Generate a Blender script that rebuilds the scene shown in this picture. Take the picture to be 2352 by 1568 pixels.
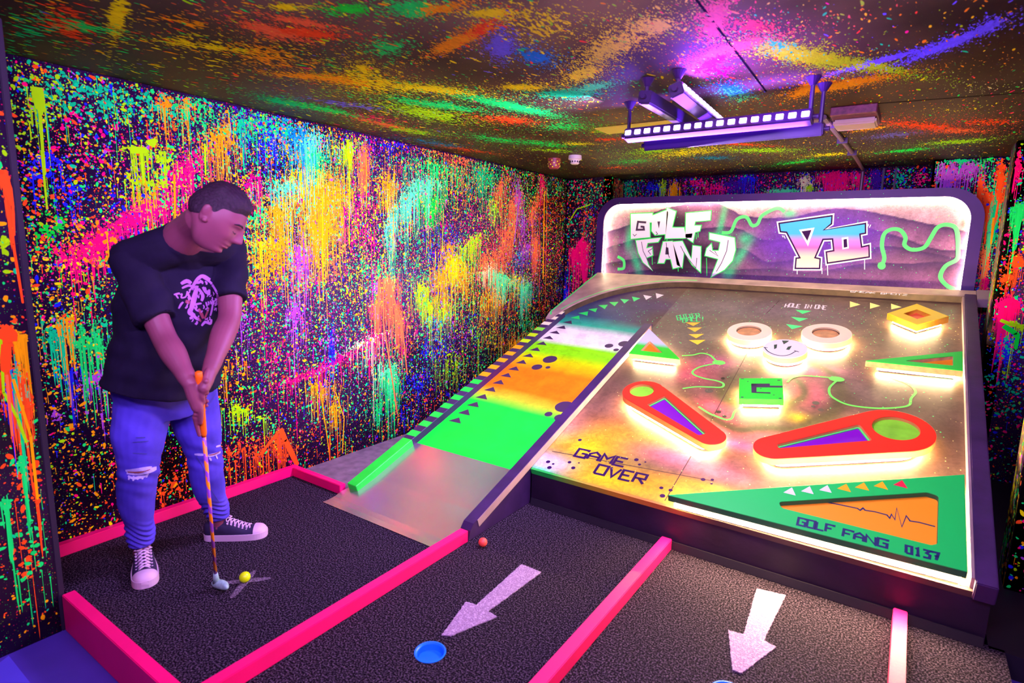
import bpy, bmesh, math, random
import numpy as np
from mathutils import Vector, Matrix, Quaternion
from mathutils.bvhtree import BVHTree
PI = math.pi
S = bpy.context.scene
for o in list(bpy.data.objects): bpy.data.objects.remove(o)

# ------------------------------------------------------------------ camera
W, H, FPX = 2352, 1568, 1328.876
CM = np.array([[0.82202395, 0.56896656, 0.02353026], [0.11037651, -0.11865885, -0.98678118], [-0.55865342, 0.81375496, -0.16034096]])
CP = np.array([0, 0, 1.5])
cam = bpy.data.objects.new('camera', bpy.data.cameras.new('camera'))
S.collection.objects.link(cam)
cam.data.sensor_width = 36; cam.data.lens = FPX / W * 36
R3 = Matrix([CM[0], -CM[1], -CM[2]]).transposed()
cam.matrix_world = Matrix.Translation(CP.tolist()) @ R3.to_4x4()
cam.data.clip_start = 0.02
cam.data.dof.use_dof = True; cam.data.dof.focus_distance = 4.0; cam.data.dof.aperture_fstop = 2.6
S.camera = cam

# ------------------------------------------------------------------ world, exposure, room light
S.view_settings.view_transform = 'Standard'; S.view_settings.look = 'None'
S.view_settings.exposure = 0.0; S.view_settings.gamma = 1; S.view_settings.use_curve_mapping = False
wd = bpy.data.worlds.new('world'); S.world = wd; wd.use_nodes = True
wd.node_tree.nodes['Background'].inputs[0].default_value = (0.35, 0.10, 0.75, 1)
wd.node_tree.nodes['Background'].inputs[1].default_value = 0.10

VIOLET = (1.0, 0.60, 1.8)
def area(name, loc, aim, sx, sy, power, col, spread=PI):
    l = bpy.data.lights.new(name, 'AREA'); l.shape = 'RECTANGLE'; l.size = sx; l.size_y = sy
    l.energy = power; l.color = col; l.spread = spread
    o = bpy.data.objects.new(name, l); S.collection.objects.link(o); o.location = loc
    o.rotation_euler = (Vector(aim) - Vector(loc)).to_track_quat('-Z', 'Y').to_euler()
    return o
# violet area lights added without fixtures; the first two are unseen overhead fill
area('added_violet_light', (-0.9, -0.15, 2.12), (-3.0, 2.9, 0.9), 1.0, 0.15, 34, VIOLET)
area('added_violet_light', (0.15, 0.9, 2.2), (-3.2, 3.6, 1.3), 1.0, 0.15, 62, VIOLET)
area('added_violet_light', (-1.32, 2.75, 2.08), (-3.2, 2.9, 1.0), 0.15, 0.6, 52, VIOLET, 2.3)  # stands in for the ceiling bars' throw on the left wall
area('added_violet_light', (-0.9, 2.9, 2.02), (-0.75, 3.1, 0.3), 1.0, 0.08, 30, (1.0, .74, 1.5))  # stands in for the long lit bar, added to brighten the table
area('added_violet_light', (-0.9, 3.75, 2.14), (-0.9, 6.0, 1.9), 1.2, 0.06, 9, VIOLET)  # added to light the back wall, no fitting of its own
# the lit faces of the two bars also wash the ceiling above them
area('blacklight_wash', (-0.74, 2.55, 2.02), (-0.45, 2.45, 2.25), 0.12, 0.5, 13, (0.50, 0.10, 2.4))
area('blacklight_wash', (-0.92, 2.96, 2.04), (-0.92, 2.2, 2.25), 0.9, 0.06, 20, (0.50, 0.12, 2.4))

# ------------------------------------------------------------------ helpers
def ray(x, y): return CM.T @ np.array([(x - W / 2) / FPX, (y - H / 2) / FPX, 1.0])
def at(x, y, ax, val):
    d = ray(x, y); return CP + d * ((val - CP[ax]) / d[ax])
def dep(x, y, D):
    a = np.array([-.866, .5, 0]); d = ray(x, y); return Vector((CP + d * (D / (d @ a))).tolist())
TH = math.radians(19.3); BN = np.array([0, -math.sin(TH), math.cos(TH)]); BV = np.array([0, math.cos(TH), math.sin(TH)])
B0 = np.array([0, 2.76, .222])
def bp(x, y, h=0.0):
    'point of the sloping board (u across, v up the slope) at height h above it'
    P0 = B0 + BN * h; d = ray(x, y); t = ((P0 - CP) @ BN) / (d @ BN); P = CP + t * d
    return (float(P[0]), float((P - P0) @ BV))
def bw(u, v, h=0.0): return Vector((B0 + BV * v + BN * h + np.array([u, 0, 0])).tolist())
def lin(c):
    c = c / 255.0
    return c / 12.92 if c <= 0.04045 else ((c + 0.055) / 1.055) ** 2.4
def rgb(r, g, b): return (lin(r), lin(g), lin(b), 1)
LT = (1.0, 0.70, 1.45)
def paint(r, g, b, k=1.0, top=.96):
    return tuple(min(top, lin(c) / t * k) for c, t in zip((r, g, b), LT)) + (1,)

def nt(m): return m.node_tree.nodes, m.node_tree.links
def mat(name, col, rough=.6, metal=0., emit=None, es=0., spec=.4, bump=0., bscale=60., var=0., vscale=8.):
    m = bpy.data.materials.new(name); m.use_nodes = True; n, l = nt(m); b = n['Principled BSDF']
    b.inputs['Base Color'].default_value = col if len(col) == 4 else (*col, 1)
    b.inputs['Roughness'].default_value = rough; b.inputs['Metallic'].default_value = metal
    b.inputs['Specular IOR Level'].default_value = spec
    if emit: b.inputs['Emission Color'].default_value = (*emit[:3], 1); b.inputs['Emission Strength'].default_value = es
    tc = None
    if var or bump: tc = n.new('ShaderNodeTexCoord')
    if var:
        nz = n.new('ShaderNodeTexNoise'); nz.inputs['Scale'].default_value = vscale; nz.inputs['Detail'].default_value = 6
        l.new(tc.outputs['Object'], nz.inputs['Vector'])
        mr = n.new('ShaderNodeMapRange'); mr.inputs[1].default_value = .3; mr.inputs[2].default_value = .7
        mr.inputs[3].default_value = 1 - var; mr.inputs[4].default_value = 1 + var * .4
        l.new(nz.outputs['Fac'], mr.inputs[0])
        mx = n.new('ShaderNodeVectorMath'); mx.operation = 'SCALE'; mx.inputs[0].default_value = col[:3]
        l.new(mr.outputs[0], mx.inputs['Scale']); l.new(mx.outputs[0], b.inputs['Base Color'])
    if bump:
        nz = n.new('ShaderNodeTexNoise'); nz.inputs['Scale'].default_value = bscale; nz.inputs['Detail'].default_value = 4
        l.new(tc.outputs['Object'], nz.inputs['Vector'])
        bm_ = n.new('ShaderNodeBump'); bm_.inputs['Strength'].default_value = bump; bm_.inputs['Distance'].default_value = .004
        l.new(nz.outputs['Fac'], bm_.inputs['Height']); l.new(bm_.outputs[0], b.inputs['Normal'])
    return m
def attr_mat(name, rough=.6, grain=0., gscale=90., spec=.4, bump=0.):
    'reads its paint colours from the mesh, with wood grain, scuffs and specks on top'
    m = bpy.data.materials.new(name); m.use_nodes = True; n, l = nt(m); b = n['Principled BSDF']
    a = n.new('ShaderNodeAttribute'); a.attribute_name = 'paint'
    b.inputs['Roughness'].default_value = rough; b.inputs['Specular IOR Level'].default_value = spec
    out = a.outputs['Color']
    if grain:
        tc = n.new('ShaderNodeTexCoord'); nz = n.new('ShaderNodeTexNoise'); nz.inputs['Scale'].default_value = gscale
        nz.inputs['Detail'].default_value = 8; nz.inputs['Roughness'].default_value = .7; nz.inputs['Distortion'].default_value = 1.2
        l.new(tc.outputs['Object'], nz.inputs['Vector'])
        n2 = n.new('ShaderNodeTexNoise'); n2.inputs['Scale'].default_value = 7; n2.inputs['Detail'].default_value = 5
        l.new(tc.outputs['Object'], n2.inputs['Vector'])
        mr = n.new('ShaderNodeMapRange'); mr.inputs[1].default_value = .36; mr.inputs[2].default_value = .62
        mr.inputs[3].default_value = 1 - grain; mr.inputs[4].default_value = 1.1
        l.new(nz.outputs['Fac'], mr.inputs[0])
        m2 = n.new('ShaderNodeMapRange'); m2.inputs[1].default_value = .35; m2.inputs[2].default_value = .65
        m2.inputs[3].default_value = 1 - grain * .7; m2.inputs[4].default_value = 1.15
        l.new(n2.outputs['Fac'], m2.inputs[0])
        mu = n.new('ShaderNodeMath'); mu.operation = 'MULTIPLY'; l.new(mr.outputs[0], mu.inputs[0]); l.new(m2.outputs[0], mu.inputs[1])
        mx = n.new('ShaderNodeVectorMath'); mx.operation = 'SCALE'
        l.new(out, mx.inputs[0]); l.new(mu.outputs[0], mx.inputs['Scale']); out = mx.outputs[0]
        if bump:
            bb = n.new('ShaderNodeBump'); bb.inputs['Strength'].default_value = bump; bb.inputs['Distance'].default_value = .003
            l.new(nz.outputs['Fac'], bb.inputs['Height']); l.new(bb.outputs[0], b.inputs['Normal'])
    l.new(out, b.inputs['Base Color'])
    return m

def link(o, parent=None):
    S.collection.objects.link(o)
    if parent: o.parent = parent
    return o
def thing(name, label, cat, loc=(0, 0, 0), rot=(0, 0, 0), group=None):
    o = bpy.data.objects.new(name, None); o.empty_display_size = .05; link(o)
    o.location = loc; o.rotation_euler = rot; return tag(o, label, cat, group)
def tag(o, label, cat, group=None):
    o['label'] = label; o['category'] = cat
    if group: o['group'] = group
    return o
def obj(name, me, m, parent=None, smooth=False):
    'mesh or bmesh -> one object'
    if isinstance(me, bmesh.types.BMesh):
        b = me; me = bpy.data.meshes.new(name); bmesh.ops.recalc_face_normals(b, faces=b.faces); b.to_mesh(me); b.free()
    for mm in (m if isinstance(m, (list, tuple)) else [m]): me.materials.append(mm)
    if smooth: me.polygons.foreach_set('use_smooth', [True] * len(me.polygons))
    return link(bpy.data.objects.new(name, me), parent)
def struct(o): o['kind'] = 'structure'; return o
def local(parent, o):
    'keep an object modelled in world space in place under its parent'
    o.parent = parent; o.matrix_parent_inverse = parent.matrix_basis.inverted(); return o
def box(bm, a, b, M=None):
    (x0, y0, z0), (x1, y1, z1) = a, b
    vs = [bm.verts.new(p) for p in ((x0, y0, z0), (x1, y0, z0), (x1, y1, z0), (x0, y1, z0), (x0, y0, z1), (x1, y0, z1), (x1, y1, z1), (x0, y1, z1))]
    if M is not None:
        for v in vs: v.co = M @ v.co
    for f in ((0, 3, 2, 1), (4, 5, 6, 7), (0, 1, 5, 4), (1, 2, 6, 5), (2, 3, 7, 6), (3, 0, 4, 7)): bm.faces.new([vs[i] for i in f])
    return vs
def bxm(a, b, bev=0.):
    bm = bmesh.new(); box(bm, a, b)
    if bev: bmesh.ops.bevel(bm, geom=list(bm.edges), offset=bev, segments=2, affect='EDGES')
    return bm
def tube(bm, pts, rad, seg=10, cap=True):
    pts = [Vector(p) for p in pts]; n = len(pts); rad = rad if isinstance(rad, (list, tuple)) else [rad] * n
    rings = []; up = None
    for i, p in enumerate(pts):
        t = (pts[min(i + 1, n - 1)] - pts[max(i - 1, 0)]).normalized()
        if up is None: up = t.orthogonal().normalized()
        up = (up - t * up.dot(t)).normalized(); s = t.cross(up)
        rings.append([bm.verts.new(p + (up * math.cos(a) + s * math.sin(a)) * rad[i]) for a in (2 * PI * k / seg for k in range(seg))])
    for a, b in zip(rings, rings[1:]):
        for k in range(seg): bm.faces.new((a[k], a[(k + 1) % seg], b[(k + 1) % seg], b[k]))
    if cap: bm.faces.new(rings[0][::-1]); bm.faces.new(rings[-1])
def prism(outline, holes=(), z0=0., z1=.02, bev=0., res=1):
    'flat plate with holes, from 2D outlines'
    cu = bpy.data.curves.new('tmp', 'CURVE'); cu.dimensions = '2D'; cu.fill_mode = 'BOTH'
    cu.extrude = max(0, (z1 - z0) / 2 - bev); cu.bevel_depth = bev; cu.offset = -bev; cu.bevel_resolution = res
    for pl in [outline, *holes]:
        sp = cu.splines.new('POLY'); sp.points.add(len(pl) - 1)
        for p, q in zip(sp.points, pl): p.co = (q[0], q[1], 0, 1)
        sp.use_cyclic_u = True
    o = bpy.data.objects.new('tmp', cu); S.collection.objects.link(o)
    me = bpy.data.meshes.new_from_object(o.evaluated_get(bpy.context.evaluated_depsgraph_get()))
    bpy.data.objects.remove(o); bpy.data.curves.remove(cu)
    me.transform(Matrix.Translation((0, 0, (z0 + z1) / 2)))
    return me
def circ(c, r, n=48, ry=None):
    ry = ry or r
    return [(c[0] + r * math.cos(2 * PI * k / n), c[1] + ry * math.sin(2 * PI * k / n)) for k in range(n)]
def hull2(c0, r0, c1, r1, n=28):
    c0, c1 = Vector(c0), Vector(c1); d = c1 - c0; L = d.length; a = math.atan2(d.y, d.x); b = math.acos((r0 - r1) / L)
    out = []
    for k in range(n + 1):
        t = a + b + (2 * PI - 2 * b) * k / n; out.append((c0.x + r0 * math.cos(t), c0.y + r0 * math.sin(t)))
    for k in range(n + 1):
        t = a - b + 2 * b * k / n; out.append((c1.x + r1 * math.cos(t), c1.y + r1 * math.sin(t)))
    return out
def inset(poly, d):
    n = len(poly); A = sum(poly[i][0] * poly[(i + 1) % n][1] - poly[(i + 1) % n][0] * poly[i][1] for i in range(n)); s = 1 if A > 0 else -1
    out = []
    for i in range(n):
        p, q, r = (Vector(poly[(i + k) % n][:2]) for k in (-1, 0, 1))
        e0 = (q - p).normalized(); e1 = (r - q).normalized()
        n0 = Vector((-e0.y, e0.x)) * s; n1 = Vector((-e1.y, e1.x)) * s
        m = n0 + n1; m = m / max(.25, m.dot(n0)) if m.length > 1e-6 else n0
        out.append(tuple(q + m * d))
    return out
def rounded(poly, r, n=6):
    out = []; N = len(poly)
    for i in range(N):
        p, q, t = (Vector(poly[(i + k) % N][:2]) for k in (-1, 0, 1)); a = (p - q).normalized(); b = (t - q).normalized()
        ang = a.angle(b); d = min(r / math.tan(ang / 2), .45 * (p - q).length, .45 * (t - q).length)
        A, B = q + a * d, q + b * d
        for k in range(n + 1):
            s = k / n; out.append(tuple(A * (1 - s) ** 2 + q * 2 * s * (1 - s) + B * s * s))
    return out
def stroke(bm, pts, w, z=0., closed=False, taper=False):
    'flat ribbon along a polyline in 2D'
    P = [Vector(p[:2]) for p in pts]; n = len(P); L, R = [], []
    for i, p in enumerate(P):
        a = P[i - 1] if (i or closed) else p; b = P[(i + 1) % n] if (i < n - 1 or closed) else p
        t1 = (p - a).normalized() if (p - a).length > 0 else (b - p).normalized(); t2 = (b - p).normalized() if (b - p).length > 0 else t1
        m = (t1 + t2); m = m.normalized() if m.length > 1e-6 else t1
        k = 1 / max(.5, m.dot(t1)); nn = Vector((-m.y, m.x)) * (w / 2 * k * (1 if not taper else (1 - .7 * i / n)))
        L.append(bm.verts.new((*(p + nn), z))); R.append(bm.verts.new((*(p - nn), z)))
    for i in range(n if closed else n - 1):
        j = (i + 1) % n; bm.faces.new((L[i], R[i], R[j], L[j]))
def smoothline(pts, n=6):
    P = [Vector(p) for p in pts]; P = [P[0]] + P + [P[-1]]; out = []
    for i in range(1, len(P) - 2):
        for k in range(n):
            t = k / n; a, b, c, d = P[i - 1:i + 3]
            out.append(.5 * ((2 * b) + (c - a) * t + (2 * a - 5 * b + 4 * c - d) * t * t + (3 * b - a - 3 * c + d) * t ** 3))
    out.append(P[-2]); return [tuple(p) for p in out]
FONT = {  # strokes on a 4 x 6 grid
 'A': ['0,0 0,4 2,6 4,4 4,0', '0,2.6 4,2.6'], 'B': ['0,0 0,6 3,6 4,5 3,3 0,3', '3,3 4,1.5 3,0 0,0'], 'E': ['4,6 0,6 0,0 4,0', '0,3 3,3'], 'F': ['4,5 4,6 0,6 0,0', '0,3 3,3'],
 'G': ['4,5 4,6 0,6 0,0 4,0 4,3 2,3'], 'H': ['0,0 0,6', '4,0 4,6', '0,3 4,3'], 'I': ['2,0 2,6', '.6,6 3.4,6', '.6,0 3.4,0'], 'K': ['0,0 0,6', '4,6 0,3 4,0'],
 'L': ['0,6 0,0 4,0'], 'M': ['0,0 0,6 2,3 4,6 4,0'], 'N': ['0,0 0,6 4,0 4,6'], 'O': ['0,0 0,6 4,6 4,0 0,0'], 'P': ['0,0 0,6 4,6 4,3 0,3'],
 'R': ['0,0 0,6 4,6 4,3 0,3', '1.6,3 4,0'], 'S': ['4,6 0,6 0,3 4,3 4,0 0,0'], 'T': ['0,6 4,6', '2,6 2,0'], 'U': ['0,6 0,0 4,0 4,6'], 'V': ['0,6 2,0 4,6'],
 'Z': ['0,6 4,6 0,0 4,0'], '0': ['0,0 0,6 3.4,6 3.4,0 0,0'], '1': ['.6,5 2,6 2,0', '.6,0 3.2,0'], '3': ['0,6 4,6 2,3.6 4,2.6 3.6,0 0,0'], '7': ['0,5 0,6 4,6 2.4,0', '1.6,3 4,3'], '!': ['2,6 1.6,2', '1.4,.6 1.3,0']}
def text2d(bm, s, o, d, h, wl=.75, w=.012, z=0., sp=1.25, slant=0., jit=0., seed=1):
    'lettering: o start of baseline, d direction, h letter height'
    rn = random.Random(seed); d = Vector(d).normalized(); up = Vector((-d.y, d.x)); x = 0.
    for ch in s:
        if ch != ' ':
            dy = rn.uniform(-jit, jit) * h
            for st in FONT[ch]:
                pts = []
                for q in st.split():
                    a, b = (float(t) for t in q.split(',')); a = a / 4 * wl * h; b = b / 6 * h + dy
                    pts.append(tuple(Vector(o) + d * (x + a + b * slant) + up * b))
                stroke(bm, pts, w, z)
        x += h * wl * sp * (1 if ch != ' ' else .8)
def poly2d(bm, pts, z=0.): bm.faces.new([bm.verts.new((p[0], p[1], z)) for p in pts])

# ------------------------------------------------------------------ materials
M_led = mat('warm_led', (1, 1, 1, 1), .4, emit=(1, .70, .35), es=335)
M_uv = mat('violet_led', (1, 1, 1, 1), .4, emit=(.72, .42, 1.5), es=9)
M_black = mat('black_paint', (.012, .008, .014, 1), .5)
M_darkwood = mat('dark_purple_painted_wood', (.020, .006, .024, 1), .5, var=.5, vscale=5, bump=.2)
M_rail = mat('purple_grey_rail_paint', (.045, .016, .075, 1), .45, var=.35, vscale=9, bump=.1)
M_pink = mat('hot_pink_paint', paint(255, 0, 125), .5, var=.12, vscale=4, bump=.1)
M_white = mat('white_paint', (.85, .85, .85, 1), .5)
M_green = mat('green_paint', paint(0, 235, 70), .5)
M_ply = mat('plywood_edge', (.62, .42, .16, 1), .6, var=.3, vscale=25)

# ------------------------------------------------------------------ paint splatter
PAL = dict(g=(20, 225, 110), e=(0, 235, 60), l=(165, 235, 0), y=(250, 215, 0), o=(255, 150, 0), r=(255, 70, 25), c=(255, 100, 70), k=(255, 0, 120),
           b=(25, 25, 235), s=(0, 120, 225), p=(165, 60, 220), m=(80, 250, 165), w=(240, 230, 190), t=(0, 190, 140), n=(60, 10, 150), v=(110, 90, 240))
def splatter(name, O, U, V, bu, bv, blobs, nbase, seed, mats, mix, rbase=.0042, pix=True, bigger=None, tri=None, stretch=1.0, parent=None, extra=None, driprate=.03, thin=.55, spread=1.):
    'wall (rectangle O + u U + v V) carrying thousands of paint splats and runs as part of one mesh'
    rg = np.random.default_rng(seed); O, U, V = (np.array(x, float) for x in (O, U, V)); N = np.cross(U, V)
    def hit(x, y):
        d = ray(x, y); t = ((O - CP) @ N) / (d @ N); P = CP + t * d - O; return np.array([P @ U, P @ V])
    cu, cv, rr, col, asp, ang, drip = [], [], [], [], [], [], []
    def add(u, v, r, c, a, th, dr):
        cu.append(u); cv.append(v); rr.append(r); col.append(c); asp.append(a); ang.append(th); drip.append(dr)
    names = list(mix); pr = np.array([mix[k] for k in names], float); pr /= pr.sum()
    colarr = np.array([paint(*PAL[k])[:3] for k in names])
    n = nbase
    # patchy colour drift: nearby dots tend to share a colour
    pu, pv = rg.uniform(0, bu, n), rg.uniform(0, bv, n)
    seeds = np.stack([rg.uniform(0, bu, 60), rg.uniform(0, bv, 60)], 1); sc = rg.choice(len(names), 60, p=pr)
    near = np.argmin((pu[:, None] - seeds[:, 0]) ** 2 + (pv[:, None] - seeds[:, 1]) ** 2, 1)
    ci = np.where(rg.random(n) < .35, sc[near], rg.choice(len(names), n, p=pr))
    rad = rbase * np.exp(rg.normal(0, .5, n))
    if bigger is not None: rad *= bigger(pu, pv)
    add(pu, pv, rad, colarr[ci], rg.uniform(1, 1.7, n) * stretch, rg.uniform(-.5, .5, n) if stretch > 1 else rg.uniform(0, PI, n), np.where(rg.random(n) < driprate, rg.exponential(.03, n), 0))
    for b in blobs:
        x, y, rx, ry, an, c, num, dr = b[:8]; rs = b[8] if len(b) > 8 else 1.0
        if num == 0: continue
        num = int(num * thin)
        ca, sa = math.cos(math.radians(an)), math.sin(math.radians(an))
        c0 = hit(x, y); A = hit(x + rx * ca, y + rx * sa) - c0; B = hit(x - ry * sa, y + ry * ca) - c0
        g1, g2 = rg.standard_t(4, num) * .48 * spread, rg.standard_t(4, num) * .48 * spread
        u = c0[0] + A[0] * g1 + B[0] * g2; v = c0[1] + A[1] * g1 + B[1] * g2
        core = np.exp(-(g1 ** 2 + g2 ** 2) * 2.5)
        r = rbase * rs * np.exp(rg.normal(0, .45, num)) * (.55 + 1.0 * core)
        if bigger is not None: r = r * bigger(u, v)
        cc = np.array(paint(*PAL[c])[:3])[None] * rg.uniform(.8, 1.08, (num, 1))
        dd = np.where(rg.random(num) < dr, rg.gamma(2., .07, num) * (.4 + core), 0)
        add(u, v, r, np.clip(cc, 0, .95), rg.uniform(1, 1.6, num) * stretch, rg.uniform(-.4, .4, num) if stretch > 1 else rg.uniform(0, PI, num), dd)
    cu, cv, rr, asp, ang, drip = (np.concatenate(x) for x in (cu, cv, rr, asp, ang, drip)); col = np.concatenate(col)
    ok = (cu > .01) & (cu < bu - .01) & (cv > .012) & (cv < bv - .012)
    if tri is not None: ok &= tri(cu, cv)
    cu, cv, rr, asp, ang, drip, col = (x[ok] for x in (cu, cv, rr, asp, ang, drip, col)); n = len(cu)
    rr = np.minimum(rr, .0105); K = 7; t = np.arange(K) * 2 * PI / K
    rad = rr[:, None] * (1 + rg.uniform(-.2, .2, (n, K)))
    lx = rad * np.cos(t) * asp[:, None]; ly = rad * np.sin(t) / np.sqrt(asp[:, None])
    ca, sa = np.cos(ang)[:, None], np.sin(ang)[:, None]
    px = np.clip(cu[:, None] + lx * ca - ly * sa, .001, bu - .001); py = np.clip(cv[:, None] + lx * sa + ly * ca, .001, bv - .001)
    off = .0004 + .0012 * rg.random(n)
    pts = O + px[..., None] * U + py[..., None] * V + (off[:, None, None]) * N
    dm = np.where(drip > .006)[0]; L = np.minimum(drip[dm], cv[dm] - .004); w = np.clip(rr[dm] * .38, .0012, .0045)
    shp = np.array([(-1.6, .0), (-1, -.12), (-.8, -.85), (-1.3, -.95), (0, -1), (1.3, -.95), (.8, -.85)][:7])
    shp = np.array([(-1.4, 0), (-.9, -.2), (-.85, -.88), (0, -1), (.85, -.88), (.9, -.2), (1.4, 0)])
    wob = rg.normal(0, .0006, (len(dm), 7))
    dx = np.clip(cu[dm][:, None] + shp[:, 0] * w[:, None] + wob, .001, bu - .001); dy = cv[dm][:, None] + shp[:, 1] * L[:, None]
    dp = O + dx[..., None] * U + dy[..., None] * V + (off[dm] + .0001)[:, None, None] * N
    allp = np.concatenate([pts.reshape(-1, 3), dp.reshape(-1, 3)]); ac = np.concatenate([np.repeat(col, K, 0), np.repeat(col[dm], 7, 0)])
    base = np.array([O, O + bu * U, O + bu * U + bv * V, O + bv * V]); base = np.concatenate([base, base - .09 * N]); nq = n + len(dm)
    bf = [0, 1, 2, 3, 4, 7, 6, 5, 0, 4, 5, 1, 1, 5, 6, 2, 2, 6, 7, 3, 3, 7, 4, 0]
    if extra is not None:  # long runs and thick strokes given as polylines in pixels
        ep, ec = [], []
        for (pp, wd_, c) in extra:
            hp = [hit(*q) for q in pp]; k = paint(*PAL[c])[:3]; oo = .0018 + .0003 * rg.random()
            for i in range(len(hp) - 1):
                d = hp[i + 1] - hp[i]; nn = np.array([-d[1], d[0]]) / max(1e-6, np.hypot(*d)) * wd_ / 2
                q = [hp[i] - nn, hp[i] + nn, hp[i] + nn * 1.1 + d * .5, hp[i + 1] + nn * .9, hp[i + 1] + d / max(1e-6, np.hypot(*d)) * wd_ * .4, hp[i + 1] - nn * .9, hp[i] - nn * 1.1 + d * .5]
                ep += [O + np.clip(s[0], .001, bu - .001) * U + np.clip(s[1], .001, bv - .001) * V + oo * N for s in q]; ec += [k] * 7; nq += 1
        if ep: allp = np.concatenate([allp, np.array(ep)]); ac = np.concatenate([ac, np.array(ec)])
    vs = np.concatenate([base, allp]); cc = np.concatenate([np.zeros((8, 3)), ac])
    me = bpy.data.meshes.new(name); me.vertices.add(len(vs)); me.vertices.foreach_set('co', vs.astype(np.float32).ravel())
    me.loops.add(24 + 7 * nq); me.loops.foreach_set('vertex_index', np.concatenate([bf, 8 + np.arange(7 * nq)]).astype(np.int32))
    me.polygons.add(6 + nq); me.polygons.foreach_set('loop_start', np.concatenate([4 * np.arange(6), 24 + 7 * np.arange(nq)]).astype(np.int32))
    me.polygons.foreach_set('loop_total', np.array([4] * 6 + [7] * nq, dtype=np.int32))
    mi = np.ones(6 + nq, dtype=np.int32); mi[:6] = 0
    me.update(calc_edges=True); me.polygons.foreach_set('material_index', mi)
    at_ = me.color_attributes.new('paint', 'FLOAT_COLOR', 'POINT'); at_.data.foreach_set('color', np.concatenate([cc, np.ones((len(cc), 1))], 1).astype(np.float32).ravel())
    for mm in mats: me.materials.append(mm)
    return link(bpy.data.objects.new(name, me), parent)

def speckle_mat(name, base, dens=(.16, .12), scales=(70, 150), cols=('g', 'o', 'r', 'k', 'b', 'l'), k=.8):
    'dark paint with fine multicoloured spatter'
    m = bpy.data.materials.new(name); m.use_nodes = True; n, l = nt(m); b = n['Principled BSDF']; b.inputs['Roughness'].default_value = .65; b.inputs['Specular IOR Level'].default_value = .15
    tc = n.new('ShaderNodeTexCoord'); cur = None
    nz = n.new('ShaderNodeTexNoise'); nz.inputs['Scale'].default_value = 1.6; nz.inputs['Detail'].default_value = 4; l.new(tc.outputs['Object'], nz.inputs['Vector'])
    mr = n.new('ShaderNodeMapRange'); mr.inputs[1].default_value = .35; mr.inputs[2].default_value = .65; mr.inputs[3].default_value = .5; mr.inputs[4].default_value = 1.5
    l.new(nz.outputs['Fac'], mr.inputs[0])
    sc = n.new('ShaderNodeVectorMath'); sc.operation = 'SCALE'; sc.inputs[0].default_value = base; l.new(mr.outputs[0], sc.inputs['Scale']); cur = sc.outputs[0]
    for i, (d, s) in enumerate(zip(dens, scales)):
        vo = n.new('ShaderNodeTexVoronoi'); vo.inputs['Scale'].default_value = s; l.new(tc.outputs['Object'], vo.inputs['Vector'])
        sx = n.new('ShaderNodeSeparateColor'); l.new(vo.outputs['Color'], sx.inputs[0])
        cr = n.new('ShaderNodeValToRGB'); cr.color_ramp.interpolation = 'CONSTANT'
        e = cr.color_ramp.elements
        while len(e) < len(cols): e.new(.5)
        for j, c in enumerate(cols): e[j].position = j / len(cols); e[j].color = tuple(x * k for x in paint(*PAL[c])[:3]) + (1,)
        l.new(sx.outputs[0], cr.inputs[0])
        r = n.new('ShaderNodeMath'); r.operation = 'MULTIPLY'; r.inputs[1].default_value = d * 2; l.new(sx.outputs[1], r.inputs[0])
        lt = n.new('ShaderNodeMath'); lt.operation = 'LESS_THAN'; l.new(vo.outputs['Distance'], lt.inputs[0]); l.new(r.outputs[0], lt.inputs[1])
        mx = n.new('ShaderNodeMix'); mx.data_type = 'RGBA'; l.new(lt.outputs[0], mx.inputs[0]); l.new(cur, mx.inputs[6]); l.new(cr.outputs[0], mx.inputs[7]); cur = mx.outputs[2]
    l.new(cur, b.inputs['Base Color']); return m
M_splat = attr_mat('splatter_paint', .75, spec=.08)
M_wall = speckle_mat('dark_purple_wall_paint', (.026, .004, .042))
M_wall2 = speckle_mat('dark_wall_paint', (.020, .004, .028), dens=(.12, .1))
M_ceil = speckle_mat('brown_ceiling_paint', (.085, .055, .024), dens=(.07, .05), scales=(45, 90), cols=('l', 'o', 'r', 'g', 'y', 'v'), k=.6)

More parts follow.
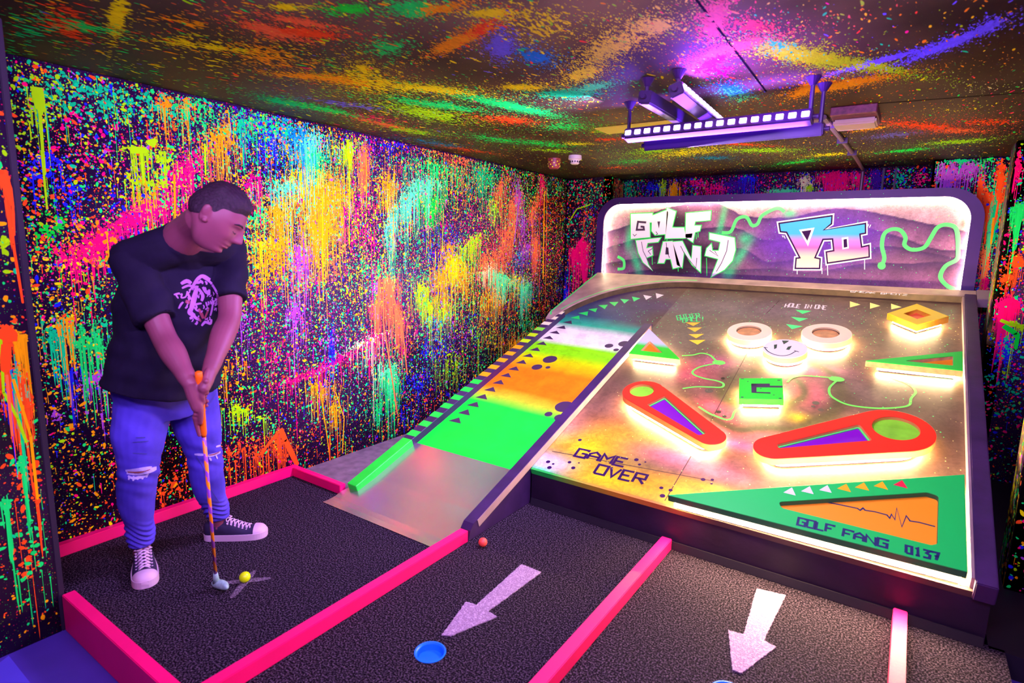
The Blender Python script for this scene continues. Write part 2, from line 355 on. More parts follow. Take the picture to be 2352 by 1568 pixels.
# ------------------------------------------------------------------ the room
XL, ZC, YB = -3.22, 2.25, 5.98
MIXL = dict(o=5, r=5, g=5, k=3, b=3, l=3, p=1.5, t=2, y=1)
LB = [  # left wall: x, y, rx, ry, angle, colour, count, share that run, size
 (85, 240, 45, 45, 0, 'l', 90, .25, 1.5), (320, 345, 55, 25, 0, 'l', 150, .2, 1.3), (375, 365, 40, 40, 0, 'l', 130, .2, 1.5), (350, 420, 90, 18, 0, 'l', 200, .15, 1.3),
 (180, 220, 190, 90, 15, 't', 600, .03, 1.2), (330, 240, 160, 60, 15, 't', 700, .03), (440, 250, 90, 50, 10, 'g', 420, .1),
 (110, 370, 70, 30, 0, 'b', 260, .03), (160, 440, 50, 50, 60, 'b', 180, .08), (95, 400, 70, 40, 0, 'b', 160, .02), (560, 250, 60, 60, 0, 'n', 420, .08), (620, 330, 60, 100, 0, 'b', 900, .05), (660, 300, 90, 60, 20, 's', 900, .05), (690, 330, 50, 70, 0, 's', 500, .1),
 (375, 235, 25, 30, 0, 'o', 70, .5, 1.2), (430, 240, 30, 30, 0, 'o', 90, .5), (500, 330, 100, 60, 0, 'o', 420, .25), (520, 300, 40, 60, 0, 'o', 160, .4), (340, 450, 60, 60, 0, 'o', 170, .3, 1.2),
 (620, 285, 90, 40, 10, 'g', 700, .08), (560, 290, 60, 60, 0, 't', 400, .1), (715, 325, 45, 30, 0, 'm', 700, .3), (720, 360, 50, 40, 0, 'g', 400, .3), (800, 335, 30, 25, 0, 'l', 240, .45), (1, 1, 1, 1, 0, 'l', 0, 0),
 (420, 400, 90, 40, -40, 'k', 900, .05, 1.2), (330, 490, 110, 35, -25, 'k', 1300, .08, 1.2), (220, 560, 90, 35, -35, 'k', 700, .06, 1.2), (160, 600, 50, 60, -45, 'k', 260, .06, 1.2), (580, 420, 40, 40, 0, 'k', 260, .1), (660, 250, 60, 40, 0, 'k', 260, .05),
 (745, 440, 90, 70, 0, 'o', 2600, .22), (740, 520, 60, 60, 0, 'o', 1500, .25), (640, 480, 60, 40, -30, 'o', 700, .15), (700, 400, 60, 30, 0, 'y', 300, .3), (640, 560, 70, 60, 0, 'o', 700, .15), (660, 430, 60, 30, 0, 'm', 600, .2), (590, 500, 80, 60, 0, 'g', 600, .05),
 (835, 365, 22, 40, 0, 'c', 500, .2), (890, 420, 20, 50, 0, 'o', 240, .5), (840, 300, 80, 30, 20, 'n', 500, .03), (900, 330, 60, 40, 10, 'b', 500, .03),
 (970, 425, 60, 30, -10, 'm', 1100, .25), (940, 460, 50, 30, -50, 'm', 700, .3), (900, 510, 20, 50, 10, 'm', 600, .2), (990, 460, 40, 30, 0, 'e', 300, .5), (1020, 345, 90, 15, 10, 'c', 900, .15), (1000, 385, 90, 30, 10, 'g', 900, .2), (1060, 370, 40, 50, 0, 'c', 400, .1), (1110, 400, 45, 50, 0, 't', 1000, .2),
 (820, 480, 80, 90, 0, 'k', 800, .05), (720, 620, 130, 90, 0, 'c', 900, .03), (850, 560, 100, 60, 0, 'k', 600, .05), (620, 620, 90, 80, 0, 'o', 600, .05), (690, 590, 30, 50, 0, 'p', 500, .25), (680, 720, 25, 60, 0, 'p', 350, .3), (600, 700, 60, 120, 0, 'k', 300, .05),
 (893, 655, 22, 26, 0, 'c', 700, .35, 1.3), (870, 700, 18, 30, 30, 'c', 300, .5), (915, 720, 18, 40, -15, 'c', 400, .5), (860, 660, 15, 40, 0, 'p', 140, .2), (890, 850, 40, 40, 0, 'm', 700, .3), (900, 880, 22, 60, 0, 'g', 700, .5), (870, 930, 30, 40, 0, 'g', 260, .5),
 (770, 830, 130, 14, -26, 'k', 1100, .06), (680, 870, 70, 14, -22, 'k', 400, .06), (850, 780, 60, 18, -20, 'w', 300, .2), (860, 780, 60, 26, -20, 'k', 500, .15), (760, 780, 40, 60, 0, 'p', 200, .1), (762, 800, 12, 50, 0, 'b', 260, .3), (740, 870, 40, 60, 0, 'b', 200, .1),
 (970, 665, 30, 28, 30, 'l', 500, .25), (985, 700, 22, 30, 0, 'l', 260, .4), (1085, 555, 55, 16, -35, 'l', 500, .35), (1040, 600, 25, 35, 20, 'y', 350, .4), (1030, 570, 20, 20, 0, 'o', 240, .3), (1060, 620, 35, 45, 0, 'o', 500, .35), (1010, 640, 40, 60, 0, 'o', 400, .4), (1020, 700, 30, 40, 0, 'l', 260, .5),
 (1150, 635, 45, 16, 25, 'm', 900, .45), (1205, 660, 25, 25, 30, 'm', 500, .5), (1120, 620, 35, 20, -35, 'w', 260, .2), (1130, 680, 60, 25, 0, 'o', 300, .6), (1190, 640, 30, 15, 0, 'y', 160, .6), (1165, 540, 25, 60, 15, 'c', 800, .3), (1180, 470, 22, 50, 15, 'c', 800, .3), (1150, 430, 40, 16, -60, 'c', 500, .2), (1130, 590, 60, 30, -30, 'c', 800, .4), (1230, 560, 15, 50, 0, 'c', 600, .4),
 (1190, 440, 15, 50, -10, 'p', 350, .3), (1200, 510, 12, 40, 0, 'p', 260, .2), (1225, 480, 14, 60, 20, 'c', 800, .1), (1245, 420, 10, 40, 0, 'k', 300, .3), (1190, 590, 22, 30, 40, 's', 260, .1), (1210, 570, 15, 30, 40, 'p', 260, .2), (1135, 470, 22, 30, 0, 'l', 260, .2), (1200, 740, 50, 40, 0, 'g', 300, .4),
 (960, 880, 50, 60, 0, 'b', 1100, .05), (1000, 800, 70, 40, -20, 'b', 600, .05), (930, 950, 30, 40, 0, 'b', 300, .1), (1185, 785, 40, 20, 0, 'o', 500, .6, .8), (1040, 830, 50, 60, -20, 'l', 600, .2), (1100, 760, 60, 40, 0, 'l', 260, .2), (1000, 740, 60, 40, 0, 's', 300, .1),
 (735, 880, 40, 30, 0, 'o', 260, .6), (770, 930, 25, 40, 0, 'o', 140, .6), (600, 560, 60, 30, 0, 'y', 300, .1), (860, 620, 80, 80, 0, 'g', 500, .1),
 (640, 1010, 22, 22, 0, 'r', 400, .4, 1.2), (600, 1040, 40, 20, -20, 'r', 300, .3), (560, 1030, 90, 30, -20, 'r', 500, .1), (400, 1110, 120, 40, -25, 'r', 600, .05), (300, 1080, 80, 60, 0, 'r', 260, .05), (200, 780, 80, 50, 0, 'g', 380, .35, 1.2), (130, 760, 60, 40, 0, 't', 220, .3, 1.2), (150, 740, 50, 30, 0, 'o', 90, .5, 1.2),
 (215, 870, 50, 22, -30, 'p', 260, .15), (130, 960, 20, 25, 0, 'p', 60, .1), (165, 880, 25, 50, 0, 'b', 140, .2), (220, 570, 120, 110, 0, 'o', 240, .05, 1.5), (120, 520, 60, 80, 0, 'e', 160, .1, 1.3), (545, 940, 40, 22, 20, 'l', 200, .3, 1.2), (600, 960, 60, 20, 20, 'l', 120, .2), (520, 850, 90, 60, 0, 'o', 260, .1), (640, 820, 60, 60, -20, 'k', 300, .1), (560, 720, 30, 60, 0, 'p', 160, .2)]
LX = [(((643, 985), (655, 1010), (682, 1066)), .035, 'r'), (((640, 990), (600, 1040)), .02, 'r'), (((893, 640), (925, 760), (935, 860)), .012, 'c'), (((880, 640), (880, 740), (905, 900), (912, 950)), .012, 'c'), (((870, 640), (868, 720)), .02, 'c'),
 (((735, 900), (745, 960), (762, 1083)), .007, 'o'), (((770, 900), (790, 960), (786, 1040)), .008, 'o'), (((757, 1000), (757, 1088)), .008, 'r'), (((775, 1000), (776, 1080)), .007, 'r'), (((808, 1025), (810, 1073)), .008, 'r'), (((90, 240), (98, 350), (102, 400)), .012, 'l'), (((85, 200), (92, 250)), .04, 'l'), (((322, 340), (330, 420)), .012, 'l'), (((345, 320), (350, 330)), .05, 'l'), (((300, 345), (335, 345)), .03, 'l'), (((95, 345), (108, 480)), .008, 'l'), (((400, 400), (402, 520)), .01, 'o'), (((470, 330), (472, 400)), .01, 'l'),
 (((740, 450), (742, 690)), .006, 'y'), (((800, 330), (802, 560)), .005, 'l'), (((720, 300), (722, 470)), .005, 'm'), (((840, 340), (842, 480)), .006, 'o'), (((905, 380), (902, 600)), .006, 'o'), (((960, 420), (965, 520)), .005, 'e'), (((1018, 480), (1015, 580)), .005, 'l'), (((1250, 440), (1247, 640)), .016, 'o'), (((1256, 430), (1252, 700)), .007, 'c'), (((1240, 470), (1238, 700)), .006, 'r'), (((1195, 440), (1180, 560)), .012, 'p')]
near_big = lambda u, v: 1.05 - .12 * np.clip(u / 2.6, 0, 1)
wl = struct(splatter('wall_left', (XL, .6, -.1), (0, 1, 0), (0, 0, 1), 5.08, 2.35, LB, 60000, 3, [M_wall, M_splat], MIXL, bigger=near_big, extra=LX, rbase=.0032, thin=.72, tri=lambda u, v: np.random.default_rng(1).random(len(u)) < .42 + .42 * v))
# set-back corner, return and back wall
BB = [(1290, 430, 12, 60, 0, 'c', 300, .5), (1300, 405, 12, 20, 0, 'k', 200, .2), (1277, 640, 18, 70, 0, 'b', 2600, .3, .9), (1300, 690, 14, 60, 0, 'b', 900, .2), (1340, 560, 16, 8, 20, 'k', 400, .8), (1325, 580, 20, 10, 45, 'k', 500, .8), (1345, 600, 8, 20, 0, 'k', 400, .8), (1330, 430, 60, 40, 0, 't', 300, 0), (1350, 500, 40, 40, 0, 'r', 200, .05), (1340, 700, 30, 20, 0, 'r', 160, .2)]
struct(splatter('wall_back', (XL, 5.68, -.1), (1, 0, 0), (0, 0, 1), .53, 2.35, BB, 3400, 5, [M_wall2, M_splat], dict(t=5, k=3, r=3, c=3, b=1, l=1), driprate=.06,
  extra=[(((1340, 545), (1327, 565), (1318, 590)), .03, 'k'), (((1318, 570), (1316, 690)), .01, 'k'), (((1335, 560), (1340, 640)), .03, 'k'), (((1309, 570), (1306, 700)), .008, 'k'), (((1326, 560), (1324, 650)), .006, 'k'), (((1355, 470), (1325, 480), (1310, 505)), .012, 'l'), (((1290, 510), (1262, 560), (1240, 620)), .012, 'y')]))
struct(splatter('wall_back', (-2.69, 5.68, -.1), (0, 1, 0), (0, 0, 1), YB - 5.68, 2.35, [(1425, 430, 20, 30, 0, 'c', 300, .5), (1440, 430, 20, 30, 0, 'g', 300, .5)], 1500, 6, [M_wall2, M_splat], dict(c=4, g=4, t=2), driprate=.1))
BK = [(1500, 430, 40, 16, 0, 'b', 500, .1), (1522, 425, 12, 15, 0, 'l', 200, .6), (1548, 430, 16, 15, 0, 'o', 400, .7), (1600, 420, 40, 16, 0, 'k', 400, .1), (1690, 425, 60, 18, 0, 'n', 1500, .2), (1640, 430, 40, 14, 0, 'k', 400, .2), (1720, 410, 30, 14, 0, 'b', 500, .2), (1800, 440, 50, 9, 0, 'm', 900, .2), (1850, 415, 22, 18, 0, 'w', 400, .3), (1860, 430, 14, 14, 0, 'l', 200, .4), (1920, 405, 45, 16, 0, 'k', 1500, .4), (1975, 410, 20, 20, 0, 'k', 500, .4), (2012, 410, 16, 30, 0, 'n', 1400, .1), (2070, 410, 30, 30, 0, 't', 300, 0), (2110, 410, 30, 25, 0, 'k', 300, 0), (1440, 430, 30, 30, 0, 't', 300, .3)]
struct(splatter('wall_back', (-2.69, YB, -.1), (1, 0, 0), (0, 0, 1), 2.73, 2.35, BK, 16000, 7, [M_wall, M_splat], dict(g=4, k=4, b=4, p=2, r=2), rbase=.0038, driprate=.05, thin=.4))
struct(splatter('wall_back', (.03, YB, -.1), (0, -1, 0), (0, 0, 1), YB - 5.70, 2.35, [], 800, 8, [M_wall2, M_splat], dict(g=4, k=4, p=3)))
BR = [(2190, 362, 60, 14, 0, 't', 1100, .2), (2260, 355, 50, 14, 0, 'g', 700, .15), (2180, 400, 40, 30, 0, 'p', 1000, .2), (2225, 385, 40, 16, 0, 'p', 300, .4), (2253, 430, 8, 30, 0, 'r', 300, .5, 1.2), (2270, 460, 16, 40, 0, 'r', 400, .5), (2255, 490, 14, 14, 0, 'r', 200, .6), (2288, 470, 14, 60, 0, 't', 500, .3), (2275, 520, 8, 50, 0, 'm', 400, .3), (2262, 600, 12, 50, 0, 'c', 600, .1), (2262, 650, 12, 20, 0, 'k', 300, .1), (2300, 400, 14, 60, 0, 'r', 400, .4)]
struct(splatter('wall_back', (.03, 5.70, -.1), (1, 0, 0), (0, 0, 1), 1.0, 2.35, BR, 5200, 9, [M_wall, M_splat], dict(t=5, r=3, b=3, k=2), driprate=.05, extra=[(((2253, 425), (2251, 470)), .014, 'r'), (((2268, 480), (2262, 560)), .01, 'r'), (((2282, 500), (2276, 560)), .012, 'o')]))
# right-hand wall: three short wall ends seen almost edge-on
S1 = [(2338, 380, 12, 40, 0, 'k', 260, .1), (2343, 480, 16, 12, 0, 'g', 500, .3, 1.3), (2335, 495, 16, 10, 0, 'g', 200, .3), (2338, 600, 20, 14, -20, 'r', 500, .1), (2310, 640, 20, 10, -30, 'r', 300, .1), (2318, 700, 24, 12, 0, 'k', 1500, .4, 1.2), (2300, 720, 10, 12, 0, 'k', 260, .5), (2335, 745, 25, 4, 25, 'l', 300, .1), (2310, 800, 26, 50, 0, 'b', 500, .02), (2310, 800, 26, 60, 0, 't', 200, 0)]
struct(splatter('wall_right', (.45, 5.0, -.1), (1, 0, 0), (0, 0, 1), .8, 2.35, S1, 5200, 11, [M_wall, M_splat], dict(r=3, k=3, b=5, t=4, l=1), extra=[(((2305, 748), (2332, 765), (2338, 772)), .03, 'e'), (((2338, 768), (2333, 800)), .02, 'e'), (((2298, 735), (2330, 748)), .02, 'l'), (((2302, 690), (2295, 756)), .02, 'k'), (((2320, 700), (2316, 735)), .014, 'k')], tri=lambda u, v: (v > .55) | (np.sin(u * 900) > .5)))
EM = attr_mat('edge_paint', .5)
M_edge = mat('raw_brown_edge', (.20, .12, .10, 1), .6, var=.5, vscale=12)
ST = dict(c=3, g=3, o=2, y=1, p=2)
struct(splatter('wall_right', (.45, 5.27, -.1), (0, -1, 0), (0, 0, 1), .27, 2.35, [(2330, 420, 6, 60, 0, 'c', 160, .6), (2310, 540, 6, 60, 0, 'g', 200, .7), (2285, 680, 5, 50, 0, 'y', 140, .8)], 700, 12, [M_edge, M_splat], ST, driprate=.5))
struct(splatter('wall_right', (.50, 3.55, -.1), (0, -1, 0), (0, 0, 1), .22, 2.35, [(2345, 900, 10, 100, 0, 'o', 200, .6), (2330, 960, 10, 60, 0, 'p', 200, .6), (2325, 1080, 10, 60, 0, 'y', 500, .7), (2305, 1080, 6, 60, 0, 'e', 400, .6), (2300, 1180, 5, 30, 0, 'k', 500, .4), (2310, 1230, 12, 40, 0, 'g', 160, .1)], 900, 13, [M_edge, M_splat], dict(o=2, y=3, p=2, c=2, g=2), driprate=.5))
struct(splatter('wall_right', (.50, 3.33, -.1), (1, 0, 0), (0, 0, 1), .6, 2.35, [], 3000, 14, [M_wall, M_splat], MIXL))
struct(splatter('wall_right', (.475, 1.98, -.1), (0, -1, 0), (0, 0, 1), .10, 2.35, [(2335, 1150, 6, 80, 0, 'l', 40, .5), (2275, 1480, 8, 60, 0, 'g', 300, .4, 2)], 30, 15, [M_edge, M_splat], dict(o=2, l=2, c=2), driprate=.5, extra=[(((2290, 1430), (2268, 1568)), .05, 'g')]))
struct(splatter('wall_right', (.475, 1.88, -.1), (1, 0, 0), (0, 0, 1), .6, 2.35, [], 1500, 16, [M_edge, M_splat], MIXL))
# partition on the left, nearer the camera
PL = [(20, 420, 16, 30, 0, 'r', 60, .6, 1.6), (5, 400, 14, 40, 30, 'r', 40, .2, 2), (12, 790, 16, 22, 0, 'r', 160, .2, 1.8), (50, 780, 30, 16, 0, 'o', 200, .5, 1.2), (40, 880, 40, 40, 40, 'r', 300, .3), (70, 930, 25, 60, 20, 'r', 260, .2), (20, 900, 20, 40, 0, 'b', 100, .3), (40, 870, 20, 30, 0, 't', 80, .4), (50, 1060, 10, 20, 0, 'g', 60, .6, 1.6), (15, 1160, 10, 20, 0, 'g', 60, .6, 1.6), (60, 1100, 60, 90, 0, 'r', 160, .03, 1.2), (100, 1000, 20, 90, 0, 'g', 160, .1), (20, 300, 16, 90, 0, 'l', 60, .1, 1.6), (10, 560, 10, 50, 0, 'l', 30, .1, 1.6), (80, 1250, 60, 120, 0, 'g', 110, .1), (60, 1300, 60, 100, 0, 'r', 110, .05)]
PX = [(((12, 460), (30, 560), (52, 695)), .008, 'r'), (((28, 440), (32, 540)), .008, 'r'), (((40, 470), (48, 555)), .01, 'r'), (((0, 760), (8, 900), (40, 960), (60, 1015)), .009, 'l'), (((30, 870), (70, 1000), (86, 1145)), .009, 'o'), (((15, 860), (28, 1000)), .009, 'c'), (((0, 755), (28, 775)), .05, 'r'), (((14, 790), (12, 850)), .03, 'r'), (((5, 400), (35, 470)), .03, 'r')]
struct(splatter('wall_left', (-2.72, -.6, -.1), (0, 1, 0), (0, 0, 1), 1.342, 2.35, PL, 2600, 17, [M_wall2, M_splat], dict(r=5, g=5, t=2, o=2, l=1), rbase=.0040, driprate=.02, extra=PX))
ep = struct(obj('trim_1', bxm((-2.80, .742, -.1), (-2.717, .764, ZC - .002), .003), mat('purple_black_trim_paint', (.014, .004, .018, 1), .7)))
struct(obj('wall_left', bxm((XL - .09, .66, -.1), (-2.80, .76, ZC)), M_wall2))
# ceiling
CB = [(850, 190, 110, 30, 10, 'y', 900, 0), (830, 160, 30, 20, 0, 'y', 200, 0), (1400, 110, 110, 30, -25, 'y', 1500, 0, .8), (1340, 170, 70, 20, -20, 'y', 900, 0, .8), (1500, 60, 60, 20, 0, 'y', 400, 0), (1180, 245, 130, 10, 12, 'g', 2200, 0), (1000, 240, 130, 10, 8, 'g', 1200, 0), (980, 260, 120, 18, 10, 'l', 1800, 0), (1000, 205, 120, 10, 6, 'y', 1100, 0), (700, 175, 90, 8, 5, 'o', 350, 0), (790, 185, 60, 10, 8, 'o', 400, 0), (1170, 275, 90, 10, 5, 'r', 900, 0),
 (620, 70, 60, 10, 15, 'c', 400, 0, 1.3), (700, 75, 80, 10, 6, 'r', 600, 0), (690, 50, 90, 8, 10, 'c', 260, 0), (160, 70, 70, 25, 15, 'r', 120, 0, 1.3), (150, 40, 60, 30, 20, 'r', 90, 0, 1.3), (60, 70, 60, 30, 0, 't', 60, 0, 1.3), (190, 60, 90, 12, 10, 'g', 120, 0, 1.2), (270, 40, 14, 40, 10, 'y', 260, 0, 1.3), (500, 110, 100, 8, 6, 'y', 160, 0, 1.2), (420, 95, 60, 12, 0, 'y', 60, 0, 1.2), (660, 15, 60, 8, 0, 'y', 90, 0), (620, 130, 120, 30, 10, 'o', 500, 0), (420, 50, 90, 14, 8, 'o', 60, 0),
 (1050, 95, 70, 12, -25, 'o', 900, 0), (1100, 70, 40, 10, -30, 'r', 400, 0), (1150, 105, 26, 26, 0, 'v', 900, 0), (1230, 130, 50, 20, 10, 's', 400, 0), (950, 20, 60, 20, 0, 'g', 400, 0), (800, 20, 60, 14, 0, 'e', 200, 0), (1010, 20, 60, 10, -10, 'o', 260, 0), (1130, 30, 60, 12, 0, 'y', 300, 0), (890, 110, 60, 20, 0, 'g', 260, 0), (1240, 60, 80, 40, 0, 'y', 260, 0),
 (1640, 50, 30, 45, 20, 'c', 1100, 0), (1680, 110, 90, 12, -15, 'c', 1400, 0), (1640, 140, 40, 10, -30, 'k', 300, 0), (1730, 60, 60, 20, 0, 'r', 260, 0), (1860, 130, 130, 20, 10, 'l', 2600, 0), (1990, 150, 120, 12, 10, 'l', 900, 0), (1800, 110, 60, 20, 20, 'g', 300, 0), (2180, 100, 110, 9, -22, 'v', 1300, 0), (2020, 140, 110, 5, -15, 'v', 900, 0), (2270, 60, 30, 10, -25, 'v', 200, 0), (1930, 195, 110, 9, -10, 'o', 2200, 0), (1850, 205, 40, 10, -30, 'o', 700, 0), (1680, 205, 35, 14, 10, 's', 500, 0), (1690, 215, 50, 16, 10, 'm', 400, 0), (1640, 160, 60, 25, 10, 'k', 200, 0),
 (1580, 350, 130, 12, -6, 'y', 1800, 0), (1500, 345, 90, 12, -6, 'l', 1400, 0), (1750, 345, 130, 8, 0, 'l', 1400, 0), (1690, 330, 110, 4, 3, 'r', 700, 0), (1640, 362, 60, 6, 0, 's', 700, 0), (1450, 370, 80, 8, -3, 'g', 700, 0), (1420, 385, 80, 6, 0, 'r', 300, 0), (1830, 372, 80, 6, -6, 'g', 600, 0), (1900, 355, 90, 5, -4, 'y', 500, 0), (2130, 290, 110, 12, 5, 'r', 1600, 0), (2200, 300, 90, 8, 0, 'c', 700, 0), (2050, 310, 90, 8, -6, 'v', 700, 0), (2000, 295, 60, 6, -8, 'o', 300, 0), (2200, 325, 110, 7, -4, 'l', 900, 0), (2080, 345, 90, 5, -5, 'g', 600, 0), (2250, 200, 120, 20, 0, 'w', 120, 0, .6), (2200, 250, 120, 14, -6, 'y', 160, 0, .6), (2270, 280, 90, 10, 0, 'r', 500, 0),
 (1300, 290, 80, 12, 0, 'g', 700, 0), (1400, 300, 60, 10, 0, 'l', 600, 0), (1250, 330, 110, 8, 5, 'g', 900, 0), (1140, 320, 80, 8, 8, 'g', 600, 0), (1270, 345, 90, 6, 4, 'l', 500, 0), (1010, 330, 90, 8, 8, 's', 500, 0), (940, 300, 90, 8, 8, 'l', 600, 0), (1080, 345, 90, 6, 8, 'r', 600, 0), (860, 270, 90, 8, 8, 'k', 200, 0), (800, 240, 120, 8, 8, 'v', 300, 0), (740, 250, 120, 8, 12, 'g', 700, 0), (880, 285, 90, 6, 12, 'c', 500, 0), (650, 235, 60, 8, 12, 't', 500, 0), (1300, 215, 80, 12, 0, 't', 900, 0), (1360, 200, 60, 10, -10, 'm', 500, 0), (1400, 320, 60, 6, 0, 'r', 300, 0), (1200, 200, 60, 8, 0, 'y', 400, 0), (1330, 330, 50, 5, 0, 'y', 300, 0)]
far_small = lambda u, v: .75 + .5 * np.clip(1 - (u - 1.2) / 3.5, 0, 1)
struct(splatter('ceiling', (-4.2, -.8, ZC), (0, 1, 0), (1, 0, 0), 7.0, 5.6, CB, 14000, 21, [M_ceil, M_splat], dict(y=5, o=4, r=4, g=4, l=4, k=1, v=1), rbase=.0038, bigger=far_small, stretch=1.7, driprate=0, thin=1.5, spread=1.35))
# ceiling board seams
sm = bmesh.new()
for a, b in (((1570, -40), (1760, 210)), ((1985, 240), (2352, 213))):
    P, Q = at(*a, 2, ZC - .001), at(*b, 2, ZC - .001); stroke(sm, [P, Q], .009)
for v in sm.verts: v.co.z = ZC - .0015
struct(obj('trim_2', sm, mat('dark_seam_gap', (.004, .003, .004, 1), .95, spec=.02)))

# floors
M_blue = mat('blue_grey_floor_paint', (.07, .035, .30, 1), .5, var=.25, vscale=3)
struct(obj('floor', bxm((-4.2, -.8, -.2), (1.4, 6.1, -.1)), M_blue))
bm = bmesh.new(); P = [at(*p, 2, -.0985) for p in ((20, 1505), (70, 1568), (-60, 1568))]; bm.faces.new([bm.verts.new(tuple(p)) for p in P])
struct(obj('floor', bm, mat('blue_floor_marking', (.10, .07, .55, 1), .5)))
struct(obj('floor', bxm((XL, 2.196, -.1), (-2.73, 5.66, 0)), mat('spattered_grey_floor_paint', (.22, .17, .17, 1), .6, var=.4, vscale=14)))
struct(obj('floor', bxm((.40, 2.76, -.1), (1.4, 5.69, 0)), M_black))
# ====TABLE
# ------------------------------------------------------------------ pinball table (sloping board)
BR3 = (TH, 0, 0)
def grid_mesh(name, u0, u1, v0, v1, n, m, colf, z=0., keep=None):
    'dense sheet with spray-painted colours; keep() cuts its outline'
    us, vs = np.linspace(u0, u1, n), np.linspace(v0, v1, m); Ug, Vg = np.meshgrid(us, vs)
    me = bpy.data.meshes.new(name); co = np.stack([Ug.ravel(), Vg.ravel(), np.full(Ug.size, z)], 1)
    i = np.arange((m - 1) * n).reshape(m - 1, n)[:, :-1].ravel(); q = np.stack([i, i + 1, i + n + 1, i + n], 1)
    if keep is not None:
        q = q[keep(co[q, 0].mean(1), co[q, 1].mean(1))]
    me.vertices.add(len(co)); me.vertices.foreach_set('co', co.ravel()); me.loops.add(q.size); me.loops.foreach_set('vertex_index', q.ravel().astype(np.int32))
    me.polygons.add(len(q)); me.polygons.foreach_set('loop_start', (4 * np.arange(len(q))).astype(np.int32)); me.polygons.foreach_set('loop_total', np.full(len(q), 4, dtype=np.int32))
    me.update(calc_edges=True)
    a = me.color_attributes.new('paint', 'FLOAT_COLOR', 'POINT'); c = colf(Ug, Vg).reshape(-1, 3)
    a.data.foreach_set('color', np.concatenate([c, np.ones((len(c), 1))], 1).astype(np.float32).ravel()); return me
def spray(C, U, V, col, c, rx, ry, op=1., ang=0., pw=2.):
    ca, sa = math.cos(ang), math.sin(ang); x = U - c[0]; y = V - c[1]; a = (x * ca + y * sa) / rx; b = (-x * sa + y * ca) / ry
    m = (op * np.exp(-np.power(a * a + b * b, pw / 2)))[..., None]; return C * (1 - m) + np.array(col[:3]) * m
def noise2(U, V, f, seed):
    rg = np.random.default_rng(seed); out = np.zeros_like(U)
    for k in range(14):
        t = rg.uniform(0, PI); s = f * rg.uniform(.5, 2); out += np.sin((U * math.cos(t) + V * math.sin(t)) * s + rg.uniform(0, 6)) / 14
    return out
table = thing('pinball_table', 'huge sloping pinball playfield ramp with sprayed wooden board, side rails and dark front', 'pinball table', tuple(B0), BR3)
TI = table
U0, U1, UD = -1.72, .32, -1.79
W_brown = (.105, .063, .038)
def play_cols(U, V):
    C = np.zeros(U.shape + (3,)) + np.array(W_brown); nn = noise2(U, V, 9, 1)[..., None]; C = C * (1 + .5 * nn)
    def s(px, col, rx, ry, op=1., ang=0., pw=2.):
        nonlocal C; C = spray(C, U, V, col, bp(*px), rx, ry, op, ang, pw)
    dk = (.10, .06, .08)
    s((1500, 700), (.07, .03, .12), .5, .16, .8); s((1350, 720), (.02, .05, .16), .28, .2, .8); s((1650, 700), (.16, .12, .1), .4, .2, .6); s((1500, 790), (.10, .10, .10), .3, .22, .5)
    s((1790, 715), (.16, .11, .13), .5, .2, .6); s((1640, 770), (.13, .12, .10), .25, .15, .5)
    pk = (.85, .11, .16); yl = (.96, .74, .0); og = (.95, .34, .0); mg = (.75, .10, .28)
    s((1560, 960), (.55, .22, .12), .5, .2, .5); s((1450, 1000), og, .35, .14, .6); s((1340, 1020), yl, .26, .14, .9); s((1400, 1100), yl, .36, .12, .95); s((1300, 980), (.7, .3, .2), .12, .14, .6)
    s((1500, 1110), og, .2, .07, .8); s((1255, 1060), (.85, .85, .75), .13, .07, .9); s((1240, 1078), (.1, .8, .3), .12, .03, .9); s((1560, 1050), mg, .22, .08, .7); s((1640, 1085), (.8, .25, .3), .2, .06, .5); s((1600, 1110), og, .16, .04, .6)
    s((1590, 860), pk, .16, .14, .6); s((1650, 830), mg, .14, .09, .5); s((1640, 940), pk, .18, .12, .6); s((1880, 850), mg, .16, .1, .7); s((1870, 900), pk, .14, .16, .7); s((1700, 990), pk, .25, .08, .6); s((1690, 1020), mg, .2, .05, .6)
    s((1835, 960), yl, .06, .05, .6); s((1960, 900), (.22, .15, .12), .2, .2, .5); s((1800, 890), (.4, .12, .12), .1, .1, .4)
    c = np.array(bp(1748, 893)); wob = noise2(U, V, 14, 3)
    r = np.hypot((U - c[0]), (V - c[1]) * 1.0)
    for R0, wd in ((.235, .06), (.46, .065)):
        m = (np.exp(-(((r - R0 - wob * .10) / wd) ** 2) * 1.6) * .95)[..., None] * (1 if R0 < .3 else np.clip(.9 + .8 * np.sin(np.arctan2(V - c[1], U - c[0]) * 1.0 + 2.2), 0, 1))[..., None] if R0 > .3 else (np.exp(-(((r - R0 - wob * .10) / wd) ** 2) * 1.6) * .95)[..., None]
        C = C * (1 - m) + np.array((.07, .065, .02)) * m
    s((2180, 868), (.1, .7, .15), .11, .03, .9); s((2035, 863), (.2, .7, .15), .06, .03, .4)
    s((1440, 800), (.1, .5, .12), .05, .1, .3)
    return np.clip(C, 0, .95)
ARC = [(-1.67 + -.97 * math.sin(t), 1.82 + 1.05 * math.cos(t)) for t in (PI / 2 * k / 24 for k in range(25))]   # from back (v 2.87) round to the left rail
def below_arc(u, v):
    x = np.clip((-1.67 - u) / .97, 0, 1); return (v < 1.82 + 1.05 * np.sqrt(1 - x ** 2)) & (u > -2.645)
M_play = attr_mat('sprayed_playfield_paint', .42, grain=.30, gscale=22, bump=.12)
obj('playfield', grid_mesh('playfield', -1.80, U1, 0, 2.90, 240, 330, play_cols, 0, lambda u, v: (v < 2.9) & ((u > -1.74) | (v > 1.92))), M_play, table)
gl, lm, og2, wh, tl = (.004, .95, .03), (.24, .95, .003), (.96, .21, .002), (.88, .90, .60), (.02, .55, .22)
